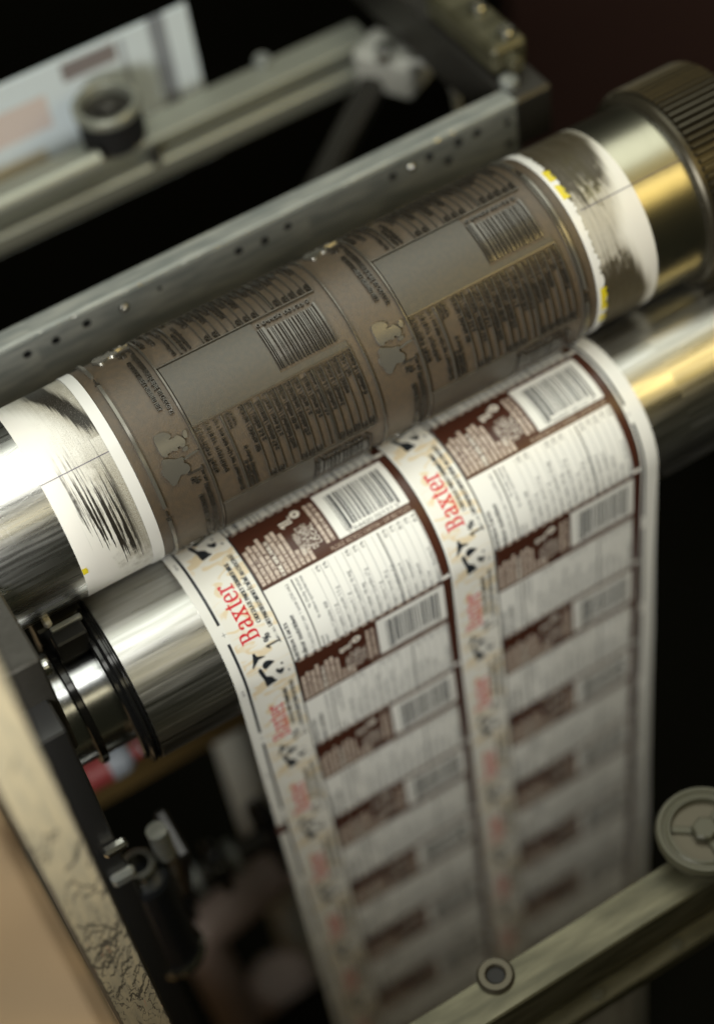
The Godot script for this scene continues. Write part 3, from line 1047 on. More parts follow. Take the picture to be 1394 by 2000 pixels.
	mb.turned([Vector2(0.0056, 0), Vector2(0.0056, 0.005), Vector2(0.0045, 0.0062), Vector2(0, 0.0062)], 18, Vector3(0.2314, -0.030, -0.2715))
	put(mb, "bolt", mats.aluminium, rail)
	mb = MB.new()
	mb.cbox(Transform3D(Basis(), Vector3(0.1395, -0.0405, -0.249)), Vector3(0.006, 0.010, 0.008), 0.001)
	put(mb, "stop", mats.black_steel, rail)
	# end bracket of the rail, with its bolt
	var eb := thing("rail_end_bracket", "grey end bracket with a bright square bolt at the guide rail's end", "bracket")
	mb = MB.new()
	mb.cbox(Transform3D(Basis(Vector3.UP, 0.5), Vector3(0.303, -0.040, -0.232)), Vector3(0.030, 0.028, 0.042), 0.003)
	put(mb, "block", mats.grey_paint, eb)
	mb = MB.new()
	mb.cbox(Transform3D(Basis(Vector3.UP, 0.9), Vector3(0.2945, -0.0225, -0.2240)), Vector3(0.011, 0.010, 0.011), 0.0015)
	put(mb, "bolt", mats.bright_steel, eb)
	var link := thing("diagonal_link", "dull dark strut slanting down from the rail's end bracket", "strut")
	mb = MB.new()
	var d := (Vector3(0.2255, -0.10, -0.215) - Vector3(0.298, -0.04, -0.235)).normalized()
	mb.cbox(Transform3D(Basis.looking_at(d, Vector3.UP), Vector3(0.262, -0.07, -0.225)), Vector3(0.018, 0.012, 0.12), 0.003)
	put(mb, "bar", mats.dark_steel, link)
	mb = MB.new()
	var path := []
	for i in 15:
		var t := i / 14.0
		path.append(Vector3(0.300, -0.026, -0.215).lerp(Vector3(0.3050, -0.075, -0.16), t) + Vector3(0.016, 0.018, 0) * sin(t * PI))
	mb.tube(path, 0.0026, 10)
	tag(put(mb, "cable", mats.grey_paint), "thin grey cable looping down beside the diagonal strut", "cable")
	# knurled knob
	var knob := thing("knurled_thumbscrew", "black knurled clamp knob with bright steel rim standing on the guide rail", "knob")
	var at := Vector3(0.1225, -0.030, -0.265)
	mb = MB.new()
	mb.turned([Vector2(0.0165, 0.0), Vector2(0.0190, 0.003), Vector2(0.0190, 0.024)], 40, at)
	put(mb, "grip", mats.knob_rubber, knob)
	var rib := MB.new()
	rib.cbox(Transform3D(), Vector3(0.0012, 0.020, 0.0014), 0.0003)
	var ribmesh := rib.mesh()
	for i in 40:
		var o := MeshInstance3D.new()
		o.mesh = ribmesh
		o.material_override = mats.knob_rubber
		var t := TAU * i / 40
		o.transform = Transform3D(Basis(Vector3.UP, t), at + Vector3(sin(t) * 0.0193, 0.0135, cos(t) * 0.0193))
		hang(o, "rib", knob)
	mb = MB.new()
	mb.turned([Vector2(0.0200, 0.0235), Vector2(0.0214, 0.0255), Vector2(0.0214, 0.0295), Vector2(0.0202, 0.0310), Vector2(0.0172, 0.0310), Vector2(0.0164, 0.0300), Vector2(0.0158, 0.0240)], 48, at)
	put(mb, "rim", mats.rail_metal, knob)
	mb = MB.new()
	mb.turned([Vector2(0.0162, 0.0242), Vector2(0.0075, 0.0246), Vector2(0.0068, 0.029), Vector2(0.004, 0.0302), Vector2(0.0, 0.0302)], 32, at)
	put(mb, "cap", mats.dark_steel, knob)
	# pale printed sheet behind the knob
	var im := Image.create(256, 128, false, Image.FORMAT_RGB8)
	im.fill(Color(0.72, 0.80, 0.85).linear_to_srgb())
	im.fill_rect(Rect2i(180, 4, 32, 14), Color(0.24, 0.21, 0.21).linear_to_srgb())
	im.fill_rect(Rect2i(232, 0, 10, 128), Color(0.26, 0.28, 0.31).linear_to_srgb())
	im.fill_rect(Rect2i(120, 20, 48, 26), Color(0.70, 0.60, 0.57).linear_to_srgb())
	im.fill_rect(Rect2i(126, 60, 34, 30), Color(0.62, 0.56, 0.42).linear_to_srgb())
	im.fill_rect(Rect2i(214, 4, 3, 90), Color(0.40, 0.44, 0.48).linear_to_srgb())
	var m := mat("film_sheet", Color(1, 1, 1), 0.35)
	m.albedo_texture = ImageTexture.create_from_image(im)
	m.texture_repeat = false
	mb = MB.new()
	mb.cbox(Transform3D(Basis(), Vector3(0.0497, -0.045, -0.3015)), Vector3(0.3, 0.12, 0.002), 0.0002)
	mb.uv.clear()
	for p in mb.v:
		mb.uv.append(Vector2((p.x + 0.1003) / 0.3, (0.015 - p.y) / 0.12))
	tag(put(mb, "printed_sheet", m), "pale blue printed sheet standing behind the knurled knob", "sheet")
	# dim lumps of machinery in the dark under the rail
	var cover := thing("motor_cover", "dark grey rounded motor cover in shadow under the guide rail", "cover")
	mb = MB.new()
	mb.turned([Vector2(0.05, 0), Vector2(0.05, 0.05), Vector2(0.042, 0.062), Vector2(0, 0.064)], 32, Vector3(0.06, -0.26, -0.21))
	put(mb, "dome", mats.cover_grey, cover)
	mb = MB.new()
	mb.turned([Vector2(0.060, -0.16), Vector2(0.060, -0.006), Vector2(0.05, 0.0)], 32, Vector3(0.06, -0.26, -0.21))
	put(mb, "housing", mats.cover_grey, cover)


func build_rear_clutter() -> void:
	var runs := [["hose_black", Vector3(-0.02, -0.17, -0.17), Vector3(0.34, -0.20, -0.20), 0.009, "thick dark hose sagging in the gap between the rail and the crossbar"], ["hose_grey", Vector3(0.02, -0.13, -0.20), Vector3(0.20, -0.24, -0.16), 0.006, "thin grey hose crossing under the guide rail's near end"]]
	for r in runs:
		var path := []
		for i in 22:
			var t := i / 21.0
			path.append((r[1] as Vector3).lerp(r[2], t) + Vector3(0, -0.04 * sin(t * PI), 0.02 * sin(t * 5.0)))
		var mb := MB.new()
		mb.tube(path, r[3], 14)
		tag(put(mb, "machine_hose", mats.cover_grey if r[0] == "hose_grey" else mats.black_plastic), r[4], "hose")
	var box := thing("junction_box", "small dark junction box with screws below the crossbar's middle", "junction box")
	var mb2 := MB.new()
	mb2.cbox(Transform3D(Basis(Vector3.UP, 0.15), Vector3(0.19, -0.20, -0.235)), Vector3(0.07, 0.05, 0.05), 0.004)
	put(mb2, "case", mats.cover_grey, box)
	for q in [[-0.026, -0.016], [0.026, -0.016], [-0.026, 0.016], [0.026, 0.016]]:
		mb2 = MB.new()
		mb2.turned([Vector2(0.003, 0), Vector2(0.003, 0.0015), Vector2(0, 0.002)], 14, Vector3(0.19, -0.175, -0.235) + Basis(Vector3.UP, 0.15) * Vector3(q[0], 0, q[1]))
		put(mb2, "screw", mats.aluminium, box)


func build_roller() -> void:
	var r := thing("impression_roller", "brushed steel impression roller carrying the label web", "roller")
	var mb := MB.new()
	mb.lathe([Vector2(-0.0458, 0.02), Vector2(-0.0458, R2 - 0.0012), Vector2(-0.0450, R2), Vector2(0.36, R2), Vector2(0.361, R2 - 0.001), Vector2(0.361, 0.02)], 160, 0.0, TAU, AX.x, AX.y)
	put(mb, "roller_body", mats.roller_steel, r)
	mb = MB.new()
	mb.lathe([Vector2(-0.0540, 0.02), Vector2(-0.0540, R2 - 0.0050), Vector2(-0.0530, R2 - 0.0036), Vector2(-0.0512, R2 - 0.0034), Vector2(-0.0506, R2 - 0.0010), Vector2(-0.0498, R2), Vector2(-0.0484, R2), Vector2(-0.0478, R2 - 0.0012), Vector2(-0.0470, R2 - 0.0012), Vector2(-0.0466, R2), Vector2(-0.0461, R2), Vector2(-0.0459, R2 - 0.003)], 128, 0.0, TAU, AX.x, AX.y)
	put(mb, "end_collar", mats.black_gloss, r)
	mb = MB.new()
	mb.lathe([Vector2(-0.069, 0.0318), Vector2(-0.0540, 0.0318)], 96, 0.0, TAU, AX.x, AX.y)
	put(mb, "journal", mats.journal_steel, r)
	mb = MB.new()
	mb.lathe([Vector2(-0.0738, 0.02), Vector2(-0.0738, 0.0345), Vector2(-0.0730, 0.0354), Vector2(-0.0700, 0.0354), Vector2(-0.0692, 0.0345), Vector2(-0.0692, 0.02)], 96, 0.0, TAU, AX.x, AX.y)
	put(mb, "oil_seal", mats.black_gloss, r)
	mb = MB.new()
	mb.lathe([Vector2(-0.0845, 0.0312), Vector2(-0.0738, 0.0312)], 96, 0.0, TAU, AX.x, AX.y)
	put(mb, "journal", mats.journal_steel, r)
	mb = MB.new()
	mb.lathe([Vector2(0.361, 0.0), Vector2(0.361, 0.022), Vector2(0.44, 0.022), Vector2(0.44, 0.0)], 64, 0.0, TAU, AX.x, AX.y)
	put(mb, "journal", mats.journal_steel, r)
	# bearing
	var cap := thing("bearing_clamp", "black steel bearing clamp with a pale lip above the roller journal", "bearing clamp")
	mb = MB.new()
	mb.cbox(Transform3D(Basis(), Vector3(-0.0605, -0.0385, 0.0555)), Vector3(0.017, 0.0150, 0.0090), 0.0010)
	put(mb, "block", mats.black_steel, cap)
	mb = MB.new()
	mb.cbox(Transform3D(Basis(), Vector3(-0.0590, -0.0318, 0.0494)), Vector3(0.0170, 0.0032, 0.0032), 0.0006)
	put(mb, "lip", mats.aluminium, cap)
	mb = MB.new()
	mb.cbox(Transform3D(Basis(), Vector3(-0.0668, -0.0300, 0.0440)), Vector3(0.0042, 0.0050, 0.0060), 0.0012)
	put(mb, "stop", mats.film_white, cap)
	mb = MB.new()
	mb.cbox(Transform3D(Basis(), Vector3(-0.0605, -0.060, 0.030)), Vector3(0.026, 0.040, 0.020), 0.0012)
	put(mb, "web_plate", mats.black_steel, cap)
	var block := thing("bearing_block", "dark steel bearing block at the impression roller's near end", "bearing block")
	mb = MB.new()
	mb.cbox(Transform3D(Basis(), Vector3(-0.1000, -0.0195, 0.0650)), Vector3(0.0360, 0.079, 0.070), 0.0012)
	put(mb, "block", mats.dark_steel, block)
	mb = MB.new()
	mb.turned([Vector2(0.0046, 0), Vector2(0.0046, 0.0030), Vector2(0.0038, 0.0040), Vector2(0, 0.0040)], 20, Vector3(-0.0820, -0.004, 0.088), Vector3(1, 0, 0))
	put(mb, "bolt", mats.bright_steel, block)


func build_cylinder() -> void:
	var c := thing("printing_cylinder", "steel printing cylinder wrapped with a grey relief plate of milk labels", "printing cylinder")
	var rt := R1 - 0.0017
	var mb := MB.new()
	mb.lathe([Vector2(-0.150, 0.02), Vector2(-0.150, rt - 0.0006), Vector2(-0.1496, rt - 0.0003), Vector2(0.3315, rt - 0.0003)], 160)
	put(mb, "cylinder_body", mats.bare_steel, c)
	mb = MB.new()
	mb.lathe([Vector2(0.2985, rt - 0.00025), Vector2(0.3310, rt - 0.00025)], 160)
	put(mb, "worn_band", mats.worn_chrome, c)
	put(sleeve(-0.0425, -0.0005, rt, -1.3, 2.6, 150), "mounting_tape", tape_material("tape_smeared", -0.0425, -0.0005, -1.3, 2.6, false), c)
	put(sleeve(0.2605, 0.2990, rt, -1.3, 2.6, 150), "mounting_tape", tape_material("tape_blackened", 0.2605, 0.2990, -1.3, 2.6, true), c)
	build_plate(c)
	put(sleeve(-0.0062, -0.0002, rt + 0.0005, -1.25, 2.5, 140), "plate_edge_film", mats.film_white, c)
	put(sleeve(0.2602, 0.2632, rt + 0.0005, -1.25, 2.5, 220, 0.0036, 3), "plate_edge_film", mats.film_white, c)
	for yy in [[1.42, 1.58, 5], [1.18, 1.36, 6], [-0.12, 0.18, 7], [-0.32, -0.2, 8]]:
		put(sleeve(0.2622, 0.2636, rt + 0.0007, yy[0], yy[1], 26, 0.0034, yy[2]), "yellow_ink_smear", mats.yellow_ink, c)
	put(sleeve(-0.0425, -0.0405, rt + 0.0003, -0.02, 0.06, 6, 0.0012, 9), "yellow_ink_smear", mats.yellow_ink, c)
	put(sleeve(-0.0424, -0.0063, rt + 0.00015, 0.998, 1.005, 2), "pen_line", mats.pen_ink, c)
	put(sleeve(0.2668, 0.331, rt + 0.00015, 1.006, 1.015, 2), "pen_line", mats.pen_ink, c)
	# gear at the far end
	mb = MB.new()
	mb.lathe([Vector2(0.3315, 0.03), Vector2(0.3315, R1 + 0.0020), Vector2(0.3330, R1 + 0.0034), Vector2(0.3360, R1 + 0.0034), Vector2(0.3366, R1 + 0.0012), Vector2(0.375, R1 + 0.0012), Vector2(0.375, 0.02)], 120)
	var gear := put(mb, "gear", mats.gear_steel, c)
	var tooth := MB.new()
	tooth.along_x(PackedVector2Array([Vector2(-0.0017, -0.0008), Vector2(-0.0009, 0.0036), Vector2(-0.0006, 0.0040), Vector2(0.0006, 0.0040), Vector2(0.0009, 0.0036), Vector2(0.0017, -0.0008)]), 0.0368 - 0.0003, 0.0748)
	var tm := tooth.mesh()
	for i in 84:
		var o := MeshInstance3D.new()
		o.mesh = tm
		o.material_override = mats.gear_steel
		var t := TAU * i / 84
		o.transform = Transform3D(Basis(Vector3.RIGHT, -t), Vector3(0.3, (R1 + 0.0012) * cos(t), -(R1 + 0.0012) * sin(t)))
		hang(o, "tooth", gear)


func web_point(x: float, s: float, lift := 0.0) -> Array:
	# s is measured from the nip; the web wraps the roller from behind and leaves it hanging straight down
	var tn := atan2(-AX.x, -AX.y)
	var r := R2 + 0.00025 + lift
	var t := tn - s / R2
	if t < 0.0:
		var y := AX.x + t * R2
		return [Vector3(x, y, AX.y + r), Vector3(0, 0, 1)]
	if t > 3.0:
		var far := (t - 3.0) * R2
		var nn := Vector3(0, sin(3.0), cos(3.0))
		return [Vector3(x, AX.x, AX.y) + nn * r + Vector3(0, cos(3.0), -sin(3.0)) * far, nn]
	var n := Vector3(0, sin(t), cos(t))
	return [Vector3(x, AX.x, AX.y) + n * r, n]


func build_web() -> void:
	var m := mat("printed_paper", Color(1, 1, 1), 0.34)
	m.albedo_texture = web_picture()
	var mb := MB.new()
	var rows := 420
	var s_from := -0.22
	var s_to := 0.95
	var cols := 24
	var ripple := noise(91, 1.0, 2)
	for i in rows + 1:
		var s := s_from + (s_to - s_from) * i / rows
		for j in cols + 1:
			var x := WEB_L + (WEB_R - WEB_L) * j / cols
			var p: Array = web_point(x, s)
			var w := smoothstep(0.11, 0.25, s) * 0.0009 * ripple.get_noise_2d(x * 14.0, s * 5.0)
			var pos: Vector3 = p[0]
			var dw := smoothstep(0.11, 0.25, s) * 0.0009 * (ripple.get_noise_2d((x + 0.002) * 14.0, s * 5.0) - ripple.get_noise_2d((x - 0.002) * 14.0, s * 5.0)) / 0.004
			mb.vert(pos + p[1] * w, (p[1] - Vector3(dw, 0, 0)).normalized(), Vector2(float(j) / cols, (s - S0) / PITCH))
	for i in rows:
		for j in cols:
			var k := i * (cols + 1) + j
			mb.face(k, k + 1, k + cols + 1)
			mb.face(k + 1, k + cols + 2, k + cols + 1)
	var web := thing("label_web", "continuous printed web of brown and white milk labels running over the steel roller", "label web")
	put(mb, "printed_face", m, web)
	# plain back of the paper, a sheet's thickness behind
	var back := MB.new()
	for i in mb.v.size():
		back.vert(mb.v[i] - mb.n[i] * 0.00014, -mb.n[i], mb.uv[i])
	for i in rows:
		for j in cols:
			var k := i * (cols + 1) + j
			back.face(k, k + 1, k + cols + 1)
			back.face(k + 1, k + cols + 2, k + cols + 1)
	for e in [0, cols]:
		for i in rows:
			var a: int = i * (cols + 1) + e
			var b: int = a + cols + 1
			back.quad(mb.v[a], mb.v[b], back.v[b], back.v[a], Vector3(-1 if e == 0 else 1, 0, 0))
	put(back, "paper_back", mats.film_white, web)
	# a scrap of splicing tape on the edge
	var tape := MB.new()
	var q := []
	for c in [[-0.0012, 0.236], [0.0042, 0.2372], [0.0046, 0.2462], [-0.0010, 0.2458]]:
		var p: Array = web_point(c[0], c[1], 0.0013)
		q.append(p[0])
	tape.quad(q[0], q[1], q[2], q[3], Vector3(0, 0, 1))
	put(tape, "splice_tape", mats.maroon_paint, web)


func build_front() -> void:
	# machine side frame, its worn edge towards the viewer
	var im := Image.create(256, 1024, false, Image.FORMAT_RGB8)
	var a := noise(61, 1.0, 4)
	var b := noise(62, 1.0, 4)
	for y in 1024:
		for x in 256:
			var t := clampf(0.5 + 0.9 * a.get_noise_2d(x * 0.02, y * 0.012), 0, 1)
			var col := Color(0.31, 0.262, 0.168).lerp(Color(0.22, 0.195, 0.135), t)
			var band := a.get_noise_2d(x * 0.006 + y * 0.002, y * 0.03 + x * 0.008)
			col = col.lerp(Color(0.07, 0.065, 0.045), smoothstep(0.38, 0.62, band + 0.12 * b.get_noise_2d(x * 0.1, y * 0.1)) * 0.9)
			var low := smoothstep(360.0, 540.0, float(y))
			var crack := absf(b.get_noise_2d(x * 0.013 + 40.0, y * 0.045))
			col = col.lerp(Color(0.05, 0.045, 0.035), smoothstep(0.085, 0.03, crack) * low * smoothstep(-0.15, 0.15, a.get_noise_2d(x * 0.01, y * 0.008 + 70.0)))
			var edge := minf(x, 255.0 - x) / 255.0
			col = col.lerp(Color(0.05, 0.045, 0.035), smoothstep(0.035, 0.008, edge + 0.03 * b.get_noise_2d(x * 0.05, y * 0.05)))
			col = col.lerp(Color(0.42, 0.16, 0.08), 0.4 * smoothstep(0.45, 0.7, b.get_noise_2d(x * 0.02 + 9.0, y * 0.02)) * low)
			im.set_pixel(x, y, col.linear_to_srgb())
	# chipped hairlines running across the edge
	var cr := RandomNumberGenerator.new()
	cr.seed = 17
	for k in 46:
		var p := Vector2(cr.randf_range(-20, 230), lerpf(640.0, 330.0, pow(cr.randf(), 1.6)))
		var ang := cr.randfn(-0.18, 0.22)
		for j in cr.randi_range(30, 190):
			ang = lerpf(ang, -0.15, 0.08) + cr.randfn(0.0, 0.10)
			ang = clampf(ang, -1.0, 0.8)
			p += Vector2.from_angle(ang)
			var wide := cr.randi_range(1, 4)
			p.y += cr.randf_range(-0.9, 0.9)
			if p.x > 1 and p.x < 252 and p.y > 1 and p.y < 1018:
				im.fill_rect(Rect2i(int(p.x), int(p.y), 2, wide), Color(0.045, 0.040, 0.030).linear_to_srgb())
	var m := mat("worn_paint", Color(1, 1, 1), 0.5)
	m.albedo_texture = ImageTexture.create_from_image(im)
	var frame := thing("press_upright", "thick machine side frame with chipped yellowish paint on its front edge", "side frame")
	var mb := MB.new()
	mb.quad(Vector3(-0.1262, 0.21, 0.2), Vector3(-0.1055, 0.21, 0.2), Vector3(-0.1055, -0.40, 0.2), Vector3(-0.1262, -0.40, 0.2), Vector3(0, 0, 1))
	for k in 4:
		mb.uv[k] = Vector2([0, 1, 1, 0][k], [0.0, 0.0, 1.15, 1.15][k])
	put(mb, "worn_edge", m, frame)
	mb = MB.new()
	mb.quad(Vector3(-0.1276, 0.21, 0.1986), Vector3(-0.1262, 0.21, 0.2), Vector3(-0.1262, -0.40, 0.2), Vector3(-0.1276, -0.40, 0.1986), Vector3(-0.7, 0, 0.7))
	mb.quad(Vector3(-0.1055, 0.21, 0.2), Vector3(-0.1041, 0.21, 0.1986), Vector3(-0.1041, -0.40, 0.1986), Vector3(-0.1055, -0.40, 0.2), Vector3(0.7, 0, 0.7))
	mb.quad(Vector3(-0.1276, 0.21, 0.1986), Vector3(-0.1276, 0.21, 0.165), Vector3(-0.1276, -0.40, 0.165), Vector3(-0.1276, -0.40, 0.1986), Vector3(-1, 0, 0))
	mb.quad(Vector3(-0.1041, 0.21, 0.1986), Vector3(-0.1041, 0.21, 0.165), Vector3(-0.1041, -0.40, 0.165), Vector3(-0.1041, -0.40, 0.1986), Vector3(1, 0, 0))
	mb.quad(Vector3(-0.1276, 0.21, 0.1986), Vector3(-0.1041, 0.21, 0.1986), Vector3(-0.1041, 0.21, 0.165), Vector3(-0.1276, 0.21, 0.165), Vector3(0, 1, 0))
	mb.quad(Vector3(-0.1276, -0.40, 0.1986), Vector3(-0.1041, -0.40, 0.1986), Vector3(-0.1041, -0.40, 0.165), Vector3(-0.1276, -0.40, 0.165), Vector3(0, -1, 0))
	put(mb, "frame_plate", mats.dark_steel, frame)
	# dark slide bar with clamp beside it
	var slide := thing("slide_bar", "black steel slide bar standing just inside the worn side frame", "bar")
	mb = MB.new()
	mb.cbox(Transform3D(Basis(), Vector3(-0.0945, -0.21, 0.110)), Vector3(0.0165, 0.40, 0.022), 0.0012)
	put(mb, "bar", mats.black_steel, slide)
	mb = MB.new()
	mb.cbox(Transform3D(Basis(), Vector3(-0.0885, -0.1185, 0.1235)), Vector3(0.0135, 0.006, 0.006), 0.0016)
	put(mb, "catch", mats.bright_steel, slide)
	mb = MB.new()
	mb.cbox(Transform3D(Basis(), Vector3(-0.0905, -0.1490, 0.1225)), Vector3(0.0135, 0.009, 0.006), 0.0018)
	put(mb, "catch", mats.aluminium, slide)
	var handle := thing("clamp_lever", "black cylindrical clamp handle with a pale glint at its lower end", "handle")
	mb = MB.new()
	mb.turned([Vector2(0.0, 0.0), Vector2(0.0145, 0.0), Vector2(0.0160, 0.002), Vector2(0.0160, 0.010), Vector2(0.0148, 0.013), Vector2(0.0148, 0.098), Vector2(0.013, 0.102), Vector2(0, 0.102)], 40, Vector3(-0.0800, -0.284, 0.108))
	put(mb, "grip", mats.black_plastic, handle)
	mb = MB.new()
	mb.turned([Vector2(0.0100, 0.102), Vector2(0.0100, 0.112), Vector2(0.0088, 0.1135), Vector2(0.006, 0.1135)], 32, Vector3(-0.0800, -0.284, 0.108))
	put(mb, "ring", mats.bright_steel, handle)
	mb = MB.new()
	mb.turned([Vector2(0.0161, 0.0015), Vector2(0.0176, 0.003), Vector2(0.0176, 0.008), Vector2(0.0161, 0.010)], 40, Vector3(-0.0800, -0.284, 0.108))
	put(mb, "end_ring", mats.bright_steel, handle)
	var pin := MB.new()
	pin.tube([Vector3(-0.064, -0.176, 0.108), Vector3(-0.064, -0.158, 0.108), Vector3(-0.064, -0.150, 0.108)], 0.0058, 14)
	tag(put(pin, "steel_pin", mats.aluminium), "short pale steel pin beside the top of the black clamp handle", "pin")
	# post, beam and pipe under the rollers
	mb = MB.new()
	mb.tube([Vector3(0.028, -0.10, -0.05), Vector3(0.028, -0.9, -0.05)], 0.0145, 24)
	tag(put(mb, "grey_post", mats.post_enamel), "round grey upright post in shadow under the impression roller", "post")
	mb = MB.new()
	mb.cbox(Transform3D(Basis(), Vector3(0.08, -0.305, -0.045)), Vector3(0.42, 0.042, 0.030), 0.003)
	tag(put(mb, "cross_beam", mats.brown_paint), "brown painted beam lying low beneath the impression roller", "beam")
	var bottle := thing("small_bottle", "blurred red and white squeeze bottle lying under the roller's bearing", "bottle")
	var axis := Vector3(1, 0.05, 0.02).normalized()
	mb = MB.new()
	mb.turned([Vector2(0, 0), Vector2(0.0085, 0), Vector2(0.0095, 0.002), Vector2(0.0095, 0.016)], 20, Vector3(-0.078, -0.240, 0.0), axis)
	put(mb, "base", mats.red_plastic, bottle)
	mb = MB.new()
	mb.turned([Vector2(0.0096, 0.016), Vector2(0.0096, 0.026), Vector2(0.0075, 0.030), Vector2(0.005, 0.032)], 20, Vector3(-0.078, -0.240, 0.0), axis)
	put(mb, "shoulder", mats.white_plastic, bottle)
	mb = MB.new()
	mb.turned([Vector2(0.0055, 0.030), Vector2(0.0055, 0.040), Vector2(0.003, 0.042), Vector2(0, 0.042)], 16, Vector3(-0.078, -0.240, 0.0), axis)
	put(mb, "cap", mats.red_plastic, bottle)
	# cams and links in the dark between the frame and the web
	var shaft := thing("cam_shaft", "dark cross shaft with black cams and steel collars low behind the clamp", "shaft")
	mb = MB.new()
	mb.tube([Vector3(-0.10, -0.36, 0.03), Vector3(0.02, -0.36, 0.03), Vector3(0.20, -0.36, 0.03)], 0.008, 18)
	put(mb, "rod", mats.dark_steel, shaft)
	for q in [[-0.062, 0.024, 0.010], [-0.030, 0.019, 0.007], [0.008, 0.027, 0.012]]:
		mb = MB.new()
		mb.lathe([Vector2(q[0], 0.008), Vector2(q[0], q[1] - 0.002), Vector2(q[0] + 0.002, q[1]), Vector2(q[0] + q[2] - 0.002, q[1]), Vector2(q[0] + q[2], q[1] - 0.002), Vector2(q[0] + q[2], 0.008)], 40, 0.0, TAU, -0.36, 0.03)
		put(mb, "cam", mats.black_gloss, shaft)
	for x in [-0.046, -0.018]:
		mb = MB.new()
		mb.lathe([Vector2(x, 0.008), Vector2(x, 0.0125), Vector2(x + 0.006, 0.0125), Vector2(x + 0.006, 0.008)], 28, 0.0, TAU, -0.36, 0.03)
		put(mb, "collar", mats.aluminium, shaft)
	var lever := thing("link_plate", "black slotted link plate with two pale bolts beside the clamp", "link")
	mb = MB.new()
	mb.cbox(Transform3D(Basis(Vector3.RIGHT, 0.35), Vector3(-0.056, -0.235, 0.078)), Vector3(0.008, 0.13, 0.030), 0.002)
	put(mb, "plate", mats.black_steel, lever)
	for y in [-0.190, -0.282]:
		mb = MB.new()
		mb.turned([Vector2(0.0052, 0), Vector2(0.0052, 0.004), Vector2(0.0045, 0.005), Vector2(0, 0.005)], 6, Vector3(-0.0600, y, 0.078 + (y + 0.235) * 0.36), Vector3(-1, 0.0, 0.0))
		put(mb, "bolt", mats.aluminium, lever)
	mb = MB.new()
	var hose := []
	for i in 25:
		var t := i / 24.0
		hose.append(Vector3(0.03, -0.50, -0.02).lerp(Vector3(-0.052, -0.478, 0.005), smoothstep(0, 1, minf(t * 1.6, 1.0))) + Vector3(0.004, -0.13, 0.02) * maxf(0.0, t - 0.55) * 2.0)
	mb.tube(hose, 0.017, 20)
	tag(put(mb, "pink_hose", mats.pink_rubber), "thick pinkish rubber hose bending down in the dark below the rollers", "hose")
	mb = MB.new()
	mb.turned([Vector2(0, 0), Vector2(0.024, 0), Vector2(0.026, 0.004), Vector2(0.026, 0.03), Vector2(0.020, 0.036), Vector2(0, 0.036)], 28, Vector3(-0.004, -0.655, 0.0))
	tag(put(mb, "pink_bung", mats.pink_rubber), "dull pink round cap at the foot of the press beside the web", "cap")
	mb = MB.new()
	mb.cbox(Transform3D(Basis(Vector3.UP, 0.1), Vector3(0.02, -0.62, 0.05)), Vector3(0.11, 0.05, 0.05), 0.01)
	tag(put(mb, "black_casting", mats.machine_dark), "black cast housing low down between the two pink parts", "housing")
	# worn tie bar at the lower right with its bushing and knob
	var tie := thing("tie_bar", "worn olive steel tie bar crossing low in front of the hanging web", "bar")
	mb = MB.new()
	mb.along_x(PackedVector2Array([Vector2(0.2556, -0.1908), Vector2(0.2564, -0.1900), Vector2(0.2772, -0.1900), Vector2(0.2782, -0.1910), Vector2(0.2782, -0.2160), Vector2(0.2556, -0.2160)]), -0.08, 0.30)
	put(mb, "bar", mats.olive_steel, tie)
	mb = MB.new()
	mb.along_x(PackedVector2Array([Vector2(0.2660, -0.2440), Vector2(0.2660, -0.2160), Vector2(0.2724, -0.2161), Vector2(0.2724, -0.2410), Vector2(0.2734, -0.2400), Vector2(0.2826, -0.2400), Vector2(0.2836, -0.2410), Vector2(0.2836, -0.2500), Vector2(0.2660, -0.2500)]), -0.08, 0.30)
	put(mb, "lower_ledge", mats.olive_steel, tie)
	mb = MB.new()
	mb.turned([Vector2(0.0098, -0.001), Vector2(0.0098, 0.0016), Vector2(0.0086, 0.0030), Vector2(0.0056, 0.0030), Vector2(0.0048, 0.0022), Vector2(0.0046, 0.0004)], 36, Vector3(0.0478, -0.1900, 0.2590))
	put(mb, "bushing", mats.gear_steel, tie)
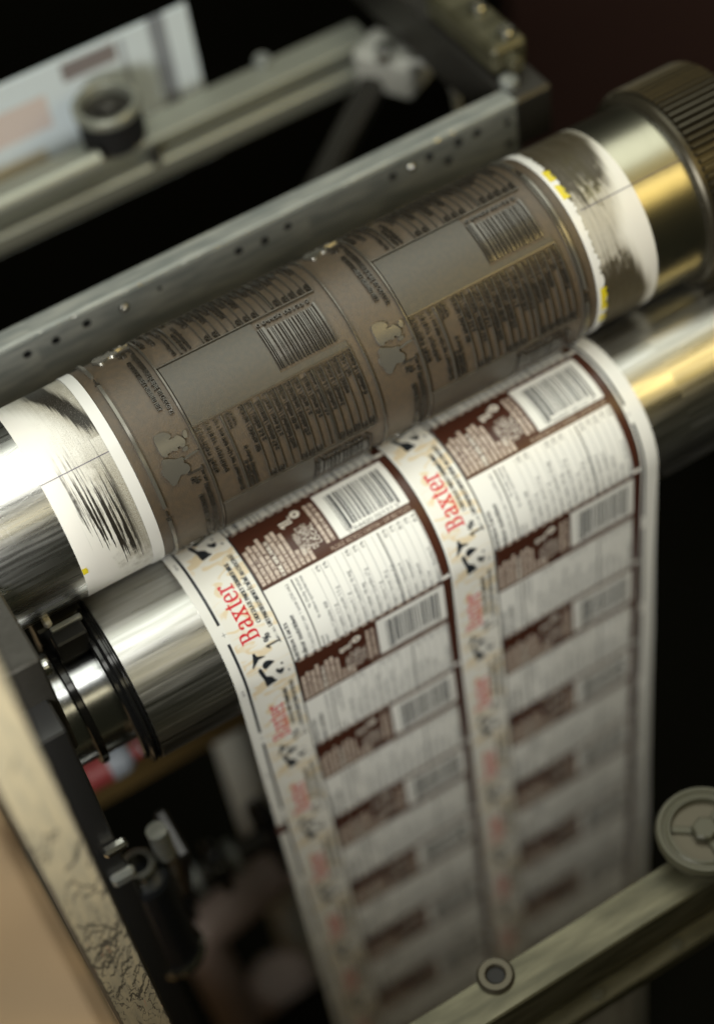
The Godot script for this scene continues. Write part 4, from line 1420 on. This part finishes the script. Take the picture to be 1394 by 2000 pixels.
	mb = MB.new()
	mb.turned([Vector2(0.0047, 0.0006), Vector2(0, 0.0006)], 20, Vector3(0.0478, -0.1900, 0.2590))
	put(mb, "bushing_hole", mats.hole_black, tie)
	for xx in [0.098, 0.150]:
		mb = MB.new()
		mb.turned([Vector2(0.0034, -0.0005), Vector2(0.0034, 0.0012), Vector2(0.0028, 0.0018), Vector2(0.0015, 0.0018), Vector2(0.0014, 0.0006), Vector2(0, 0.0006)], 20, Vector3(xx, -0.2400, 0.2782))
		put(mb, "screw", mats.wheel_steel, tie)
	var hk := thing("hand_wheel", "round metal adjusting wheel with a bright rim above the tie bar", "hand wheel")
	var wc := Vector3(0.1795, -0.170, 0.2590)
	mb = MB.new()
	mb.turned([Vector2(0.0225, -0.009), Vector2(0.0250, -0.007), Vector2(0.0257, -0.003), Vector2(0.0245, 0.0), Vector2(0.0225, 0.0), Vector2(0.0218, -0.0012), Vector2(0.0205, -0.0012), Vector2(0.0195, -0.0003), Vector2(0.0180, -0.0003), Vector2(0.0172, -0.004)], 64, wc)
	put(mb, "rim", mats.wheel_steel, hk)
	mb = MB.new()
	mb.turned([Vector2(0.0174, -0.0038), Vector2(0.0, -0.0038)], 40, wc)
	put(mb, "face", mats.gear_steel, hk)
	mb = MB.new()
	mb.turned([Vector2(0.0070, -0.0038), Vector2(0.0070, 0.0005), Vector2(0.0060, 0.0015), Vector2(0, 0.0015)], 6, wc)
	put(mb, "hub_nut", mats.wheel_steel, hk)
	for k in 3:
		mb = MB.new()
		var sa := TAU * k / 3.0 + 0.4
		mb.cbox(Transform3D(Basis(Vector3.UP, sa), wc + Vector3(cos(sa), 0, -sin(sa)) * 0.0118 + Vector3(0, -0.0032, 0)), Vector3(0.0115, 0.0022, 0.0040), 0.0006)
		put(mb, "spoke", mats.wheel_steel, hk)
	mb = MB.new()
	mb.turned([Vector2(0.0225, -0.009), Vector2(0.012, -0.012), Vector2(0.012, -0.0200)], 32, wc)
	put(mb, "stem", mats.dark_steel, hk)
